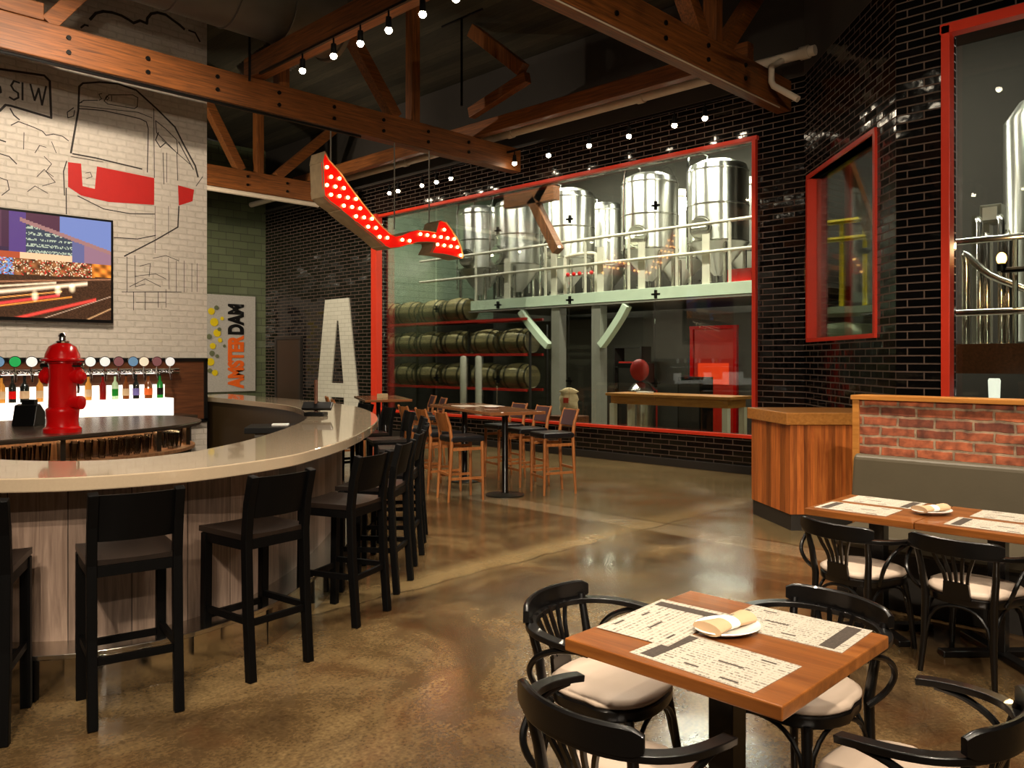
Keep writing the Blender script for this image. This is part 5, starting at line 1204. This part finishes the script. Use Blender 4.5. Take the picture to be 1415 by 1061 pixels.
# added brewery lamps: tubes put in under roof and mezzanine to light it
def added_tube_lamp(label, x, y, z, L, pw, parent_axis='y'):
    t = thing('added_tube_light', label, 'ceiling light', (x, y, z), group='added fluorescent tubes in the brewery')
    MB().box((0, 0, .03), (.16, L, .05)).build('housing', 'white', t); MB().tube([(0, -L / 2 + .04, -.01), (0, L / 2 - .04, -.01)], .025, 8).build('tube', 'fluor', t)
    l = bpy.data.lights.new('added_tube_glow', 'AREA'); l.shape = 'RECTANGLE'; l.size = .2; l.size_y = L; l.energy = pw; l.color = (1, .92, .82)
    lo = bpy.data.objects.new('added_tube_glow', l); C.objects.link(lo); lo.location = (x, y, z - .05)
for i, (x, y) in enumerate([(12.3, 8.0), (12.3, 11.0), (12.3, 14.0), (12.3, 17.2), (16.0, 9.5), (16.0, 14.0)]): added_tube_lamp('added long fluorescent tube high in the brewery, ' + ORD[i] + ' in the set', x, y, 7.447, 2.0, 460)
for i, (x, y) in enumerate([(15.0, 8.6), (15.0, 11.6)]): added_tube_lamp('added fluorescent tube under the mezzanine, ' + ORD[i] + ' from the red door', x, y, 2.99, 1.2, 40)
# narrow corner window: yellow railing, pale tank and brace beyond
q = on_x(1165, 420, 12.4)
yr = thing('yellow_railing', 'yellow safety railing seen through the narrow corner window', 'railing', (12.5, 4.6, 1.9))
ya, yb = on_x(1140, 400, 12.5).y, on_x(1200, 400, 12.5).y
for z in (3.82, 3.55): kid(MB().tube([(12.5, ya + .3, z), (12.5, yb - .6, z)], .04, 8).build('rail', 'yellow', smooth=True), yr)
for k in range(4): kid(MB().tube([(12.5, ya + .1 + (yb - ya - .4) * k / 3, 2.5), (12.5, ya + .1 + (yb - ya - .4) * k / 3, 3.82)], .035, 8).build('post', 'yellow', smooth=True), yr)
kid(MB().box((13.0, (ya + yb) / 2 - .2, 2.45), (1.2, abs(ya - yb) + 1.4, .1)).build('platform', 'mezz'), yr)
kid(MB().box((13.0, (ya + yb) / 2 - .2, 1.2), (.2, .2, 2.4)).build('column', 'greycol'), yr)
gt = thing('squat_tank', 'squat green grey tank below the yellow railing', 'tank', (12.2, (ya + yb) / 2 - .1, 0))
MB().lathe([(0, 0), (.55, 0), (.55, 2.0), (.4, 2.2), (0, 2.25)], n=28).build('vessel', 'greenmetal', gt, smooth=True)
wbk = thing('timber_prop', 'sloping orange timber prop behind the narrow corner window', 'prop', (12.0, 4.5, 4))
a = on_x(1170, 225, 12.0); b = on_x(1197, 300, 12.0)
e = (a - b); kid(MB().bar(a + e * ((7.45 - a.z) / e.z), a + e * ((1.99 - a.z) / e.z), .14, .2, up=(1, 0, 0)).build('beam', 'timber_z'), wbk)
# window beside the booth: platform, rails, tank, lamp
def wx(px, py, X=10.4): return on_x(px, py, X)
pf = thing('brew_platform', 'brown timber platform edge with steel rails behind the booth window', 'platform', (10.4, 1.5, 1.7))
z1, z0 = wx(1360, 475).z, wx(1360, 516).z
kid(MB().box((10.4, 1.8, (z1 + z0) / 2), (.12, 4.4, z1 - z0)).build('fascia', 'tapwood'), pf)
kid(MB().box((11.4, 1.8, z1 - .05), (1.88, 4.4, .08)).build('deck', 'greycol'), pf)
for py in (331, 431): kid(MB().tube([(10.4, -.4, wx(1360, py).z), (10.4, 4.0, wx(1360, py).z)], .04, 10).build('rail', 'steel', smooth=True), pf)
for y in (-.3, 1.0, 2.3, 3.6): kid(MB().tube([(10.4, y, z1), (10.4, y, wx(1360, 331).z)], .03, 8).build('rail_post', 'steel', smooth=True), pf)
for y in (.4, 2.2): kid(MB().box((11.4, y, z0 / 2), (.2, .2, z0)).build('support_post', 'greycol'), pf)
p1_, p2_ = wx(1335, 352, 11.0), wx(1368, 380, 11.0)
pg = thing('bent_steel_pipe', 'bent steel handrail pipe on the platform behind the booth window', 'pipe', p1_)
kid(MB().tube(catmull([(11.0, p1_.y, z1), (11.0, p1_.y, p1_.z - .15), p1_, p2_, (11.0, p2_.y - .5, p2_.z - .25)], 4), .045, 10).build('pipe_run', 'steel', smooth=True), pg)
pts_ = thing('pump_stand', 'pale square pump housing on a column behind the booth window', 'pump', wx(1372, 300, 11.6))
c = wx(1372, 297, 11.6)
kid(MB().box((11.6, c.y, c.z), (.24, .24, .24)).build('housing', 'greycol', bevel=.01), pts_); kid(MB().box((11.6, c.y + .12, (c.z + z1) / 2 - .1), (.18, .2, c.z - z1 + .2)).build('column', 'greycol'), pts_)
kid(MB().box((11.46, c.y, c.z), (.03, .16, .16)).build('gauge_face', 'white'), pts_)
bgk = thing('brew_vessel', 'tall steel vessel with vertical cladding behind the booth window', 'tank', (12.4, 1.6, 0))
vy = on_x(1464, 300, 12.3).y
bgk.location = (12.3, vy, z1)
MB().lathe([(0, .05), (.62, .05), (.62, 2.9), (.45, 3.15), (.15, 3.3), (0, 3.3)], n=40).build('vessel', 'tanksteel', bgk, smooth=True)
for i, (px, xx, l) in enumerate([(1354, 11.2, 'vertical steel pipe nearest the frame behind the booth window'), (1364, 11.2, 'slim vertical steel pipe behind the pump stand'), (1384, 11.2, 'second vertical steel pipe from the pump behind the booth window'), (1394, 11.2, 'vertical steel pipe beside the glowing bulb')]):
    y_ = on_x(px, 420, xx).y; pv = thing('riser_pipe', l, 'pipe', (xx, y_, z1)); MB().tube([(0, 0, 0), (0, 0, 1.5 - .2 * (i % 2)), (.05, .03, 1.56 - .2 * (i % 2)), (.14, .05, 1.58 - .2 * (i % 2))], .04, 10).build('pipe_run', 'steel', pv, smooth=True); MB().lathe([(.075, 0), (.075, .02), (.042, .03)], (0, 0, 0), 14).build('flange', 'steel', pv)
q = on_x(1374, 545, 9.8)
wl = thing('glass_lamp', 'short bright white cylinder glowing low behind the booth window', 'lamp', (9.8, q.y, 1.0))
MB().lathe([(0, 0), (.045, 0), (.06, .46), (.05, .48), (0, .48)], n=16).build('shade', 'litwhite', wl, smooth=True)
kid(MB().box((9.8, q.y, .97), (.5, 1.2, .05)).build('ledge', 'tapwood'), wl)
kid(MB().box((9.8, q.y, .47), (.1, .1, .94)).build('ledge_leg', 'kick'), wl)
ed = thing('edison_lamp', 'glowing bare bulb in a dark holder behind the booth window', 'lamp', wx(1384, 357, 10.0))
c = wx(1384, 357, 10.0)
kid(MB().sphere(c, .05, sz=1.3).build('bulb', 'edison', smooth='all'), ed); kid(MB().lathe([(.03, -.05), (.05, -.06), (.05, -.14), (0, -.14)], c, 12).build('holder', 'iron', smooth=True), ed)
kid(MB().tube([c + Vector((0, 0, -.13)), c + Vector((0, -.9, -.13))], .03, 8).build('arm', 'iron'), ed)
l = bpy.data.lights.new('bulb_glow', 'POINT'); l.energy = 25; l.color = (1, .6, .3); l.shadow_soft_size = .06; lo = bpy.data.objects.new('bulb_glow', l); C.objects.link(lo); lo.location = c + Vector((0, 0, .15))
struct(MB().box((15.2, 2.5, 3.5), (.2, 7, 7)).build('wall_brewery_right', 'plaster'))
added_tube_lamp('added long fluorescent tube over the brewing platform behind the booth window', 11.0, 1.5, 7.24, 2.0, 150)  # added tubes that light the views through booth and corner windows
added_tube_lamp('added fluorescent tube above the yellow railing', 12.0, 4.2, 7.445, 1.4, 260)

# ================================================================ CAMERA, WORLD, VIEW
cam = bpy.data.cameras.new('camera'); co = bpy.data.objects.new('camera', cam); C.objects.link(co); sc.camera = co
cam.sensor_width = 36.0; cam.sensor_fit = 'HORIZONTAL'; cam.lens = 36.0 * FPX / 1415.0; cam.shift_y = -(530.5 - HY) / 1415.0; cam.clip_start = .05
co.location = (0, 0, EYE); co.rotation_euler = FW.to_track_quat('-Z', 'Y').to_euler()
w = bpy.data.worlds.new('night_room'); sc.world = w; w.use_nodes = True
w.node_tree.nodes['Background'].inputs[0].default_value = (1, .82, .62, 1); w.node_tree.nodes['Background'].inputs[1].default_value = .02
sc.view_settings.view_transform = 'Standard'; sc.view_settings.look = 'None'; sc.view_settings.gamma = 1; sc.view_settings.exposure = 0.0
sc.view_settings.use_curve_mapping = False
sc.cycles.use_denoising = True; sc.cycles.sample_clamp_indirect = 6.0; sc.cycles.max_bounces = 7; sc.cycles.transparent_max_bounces = 12
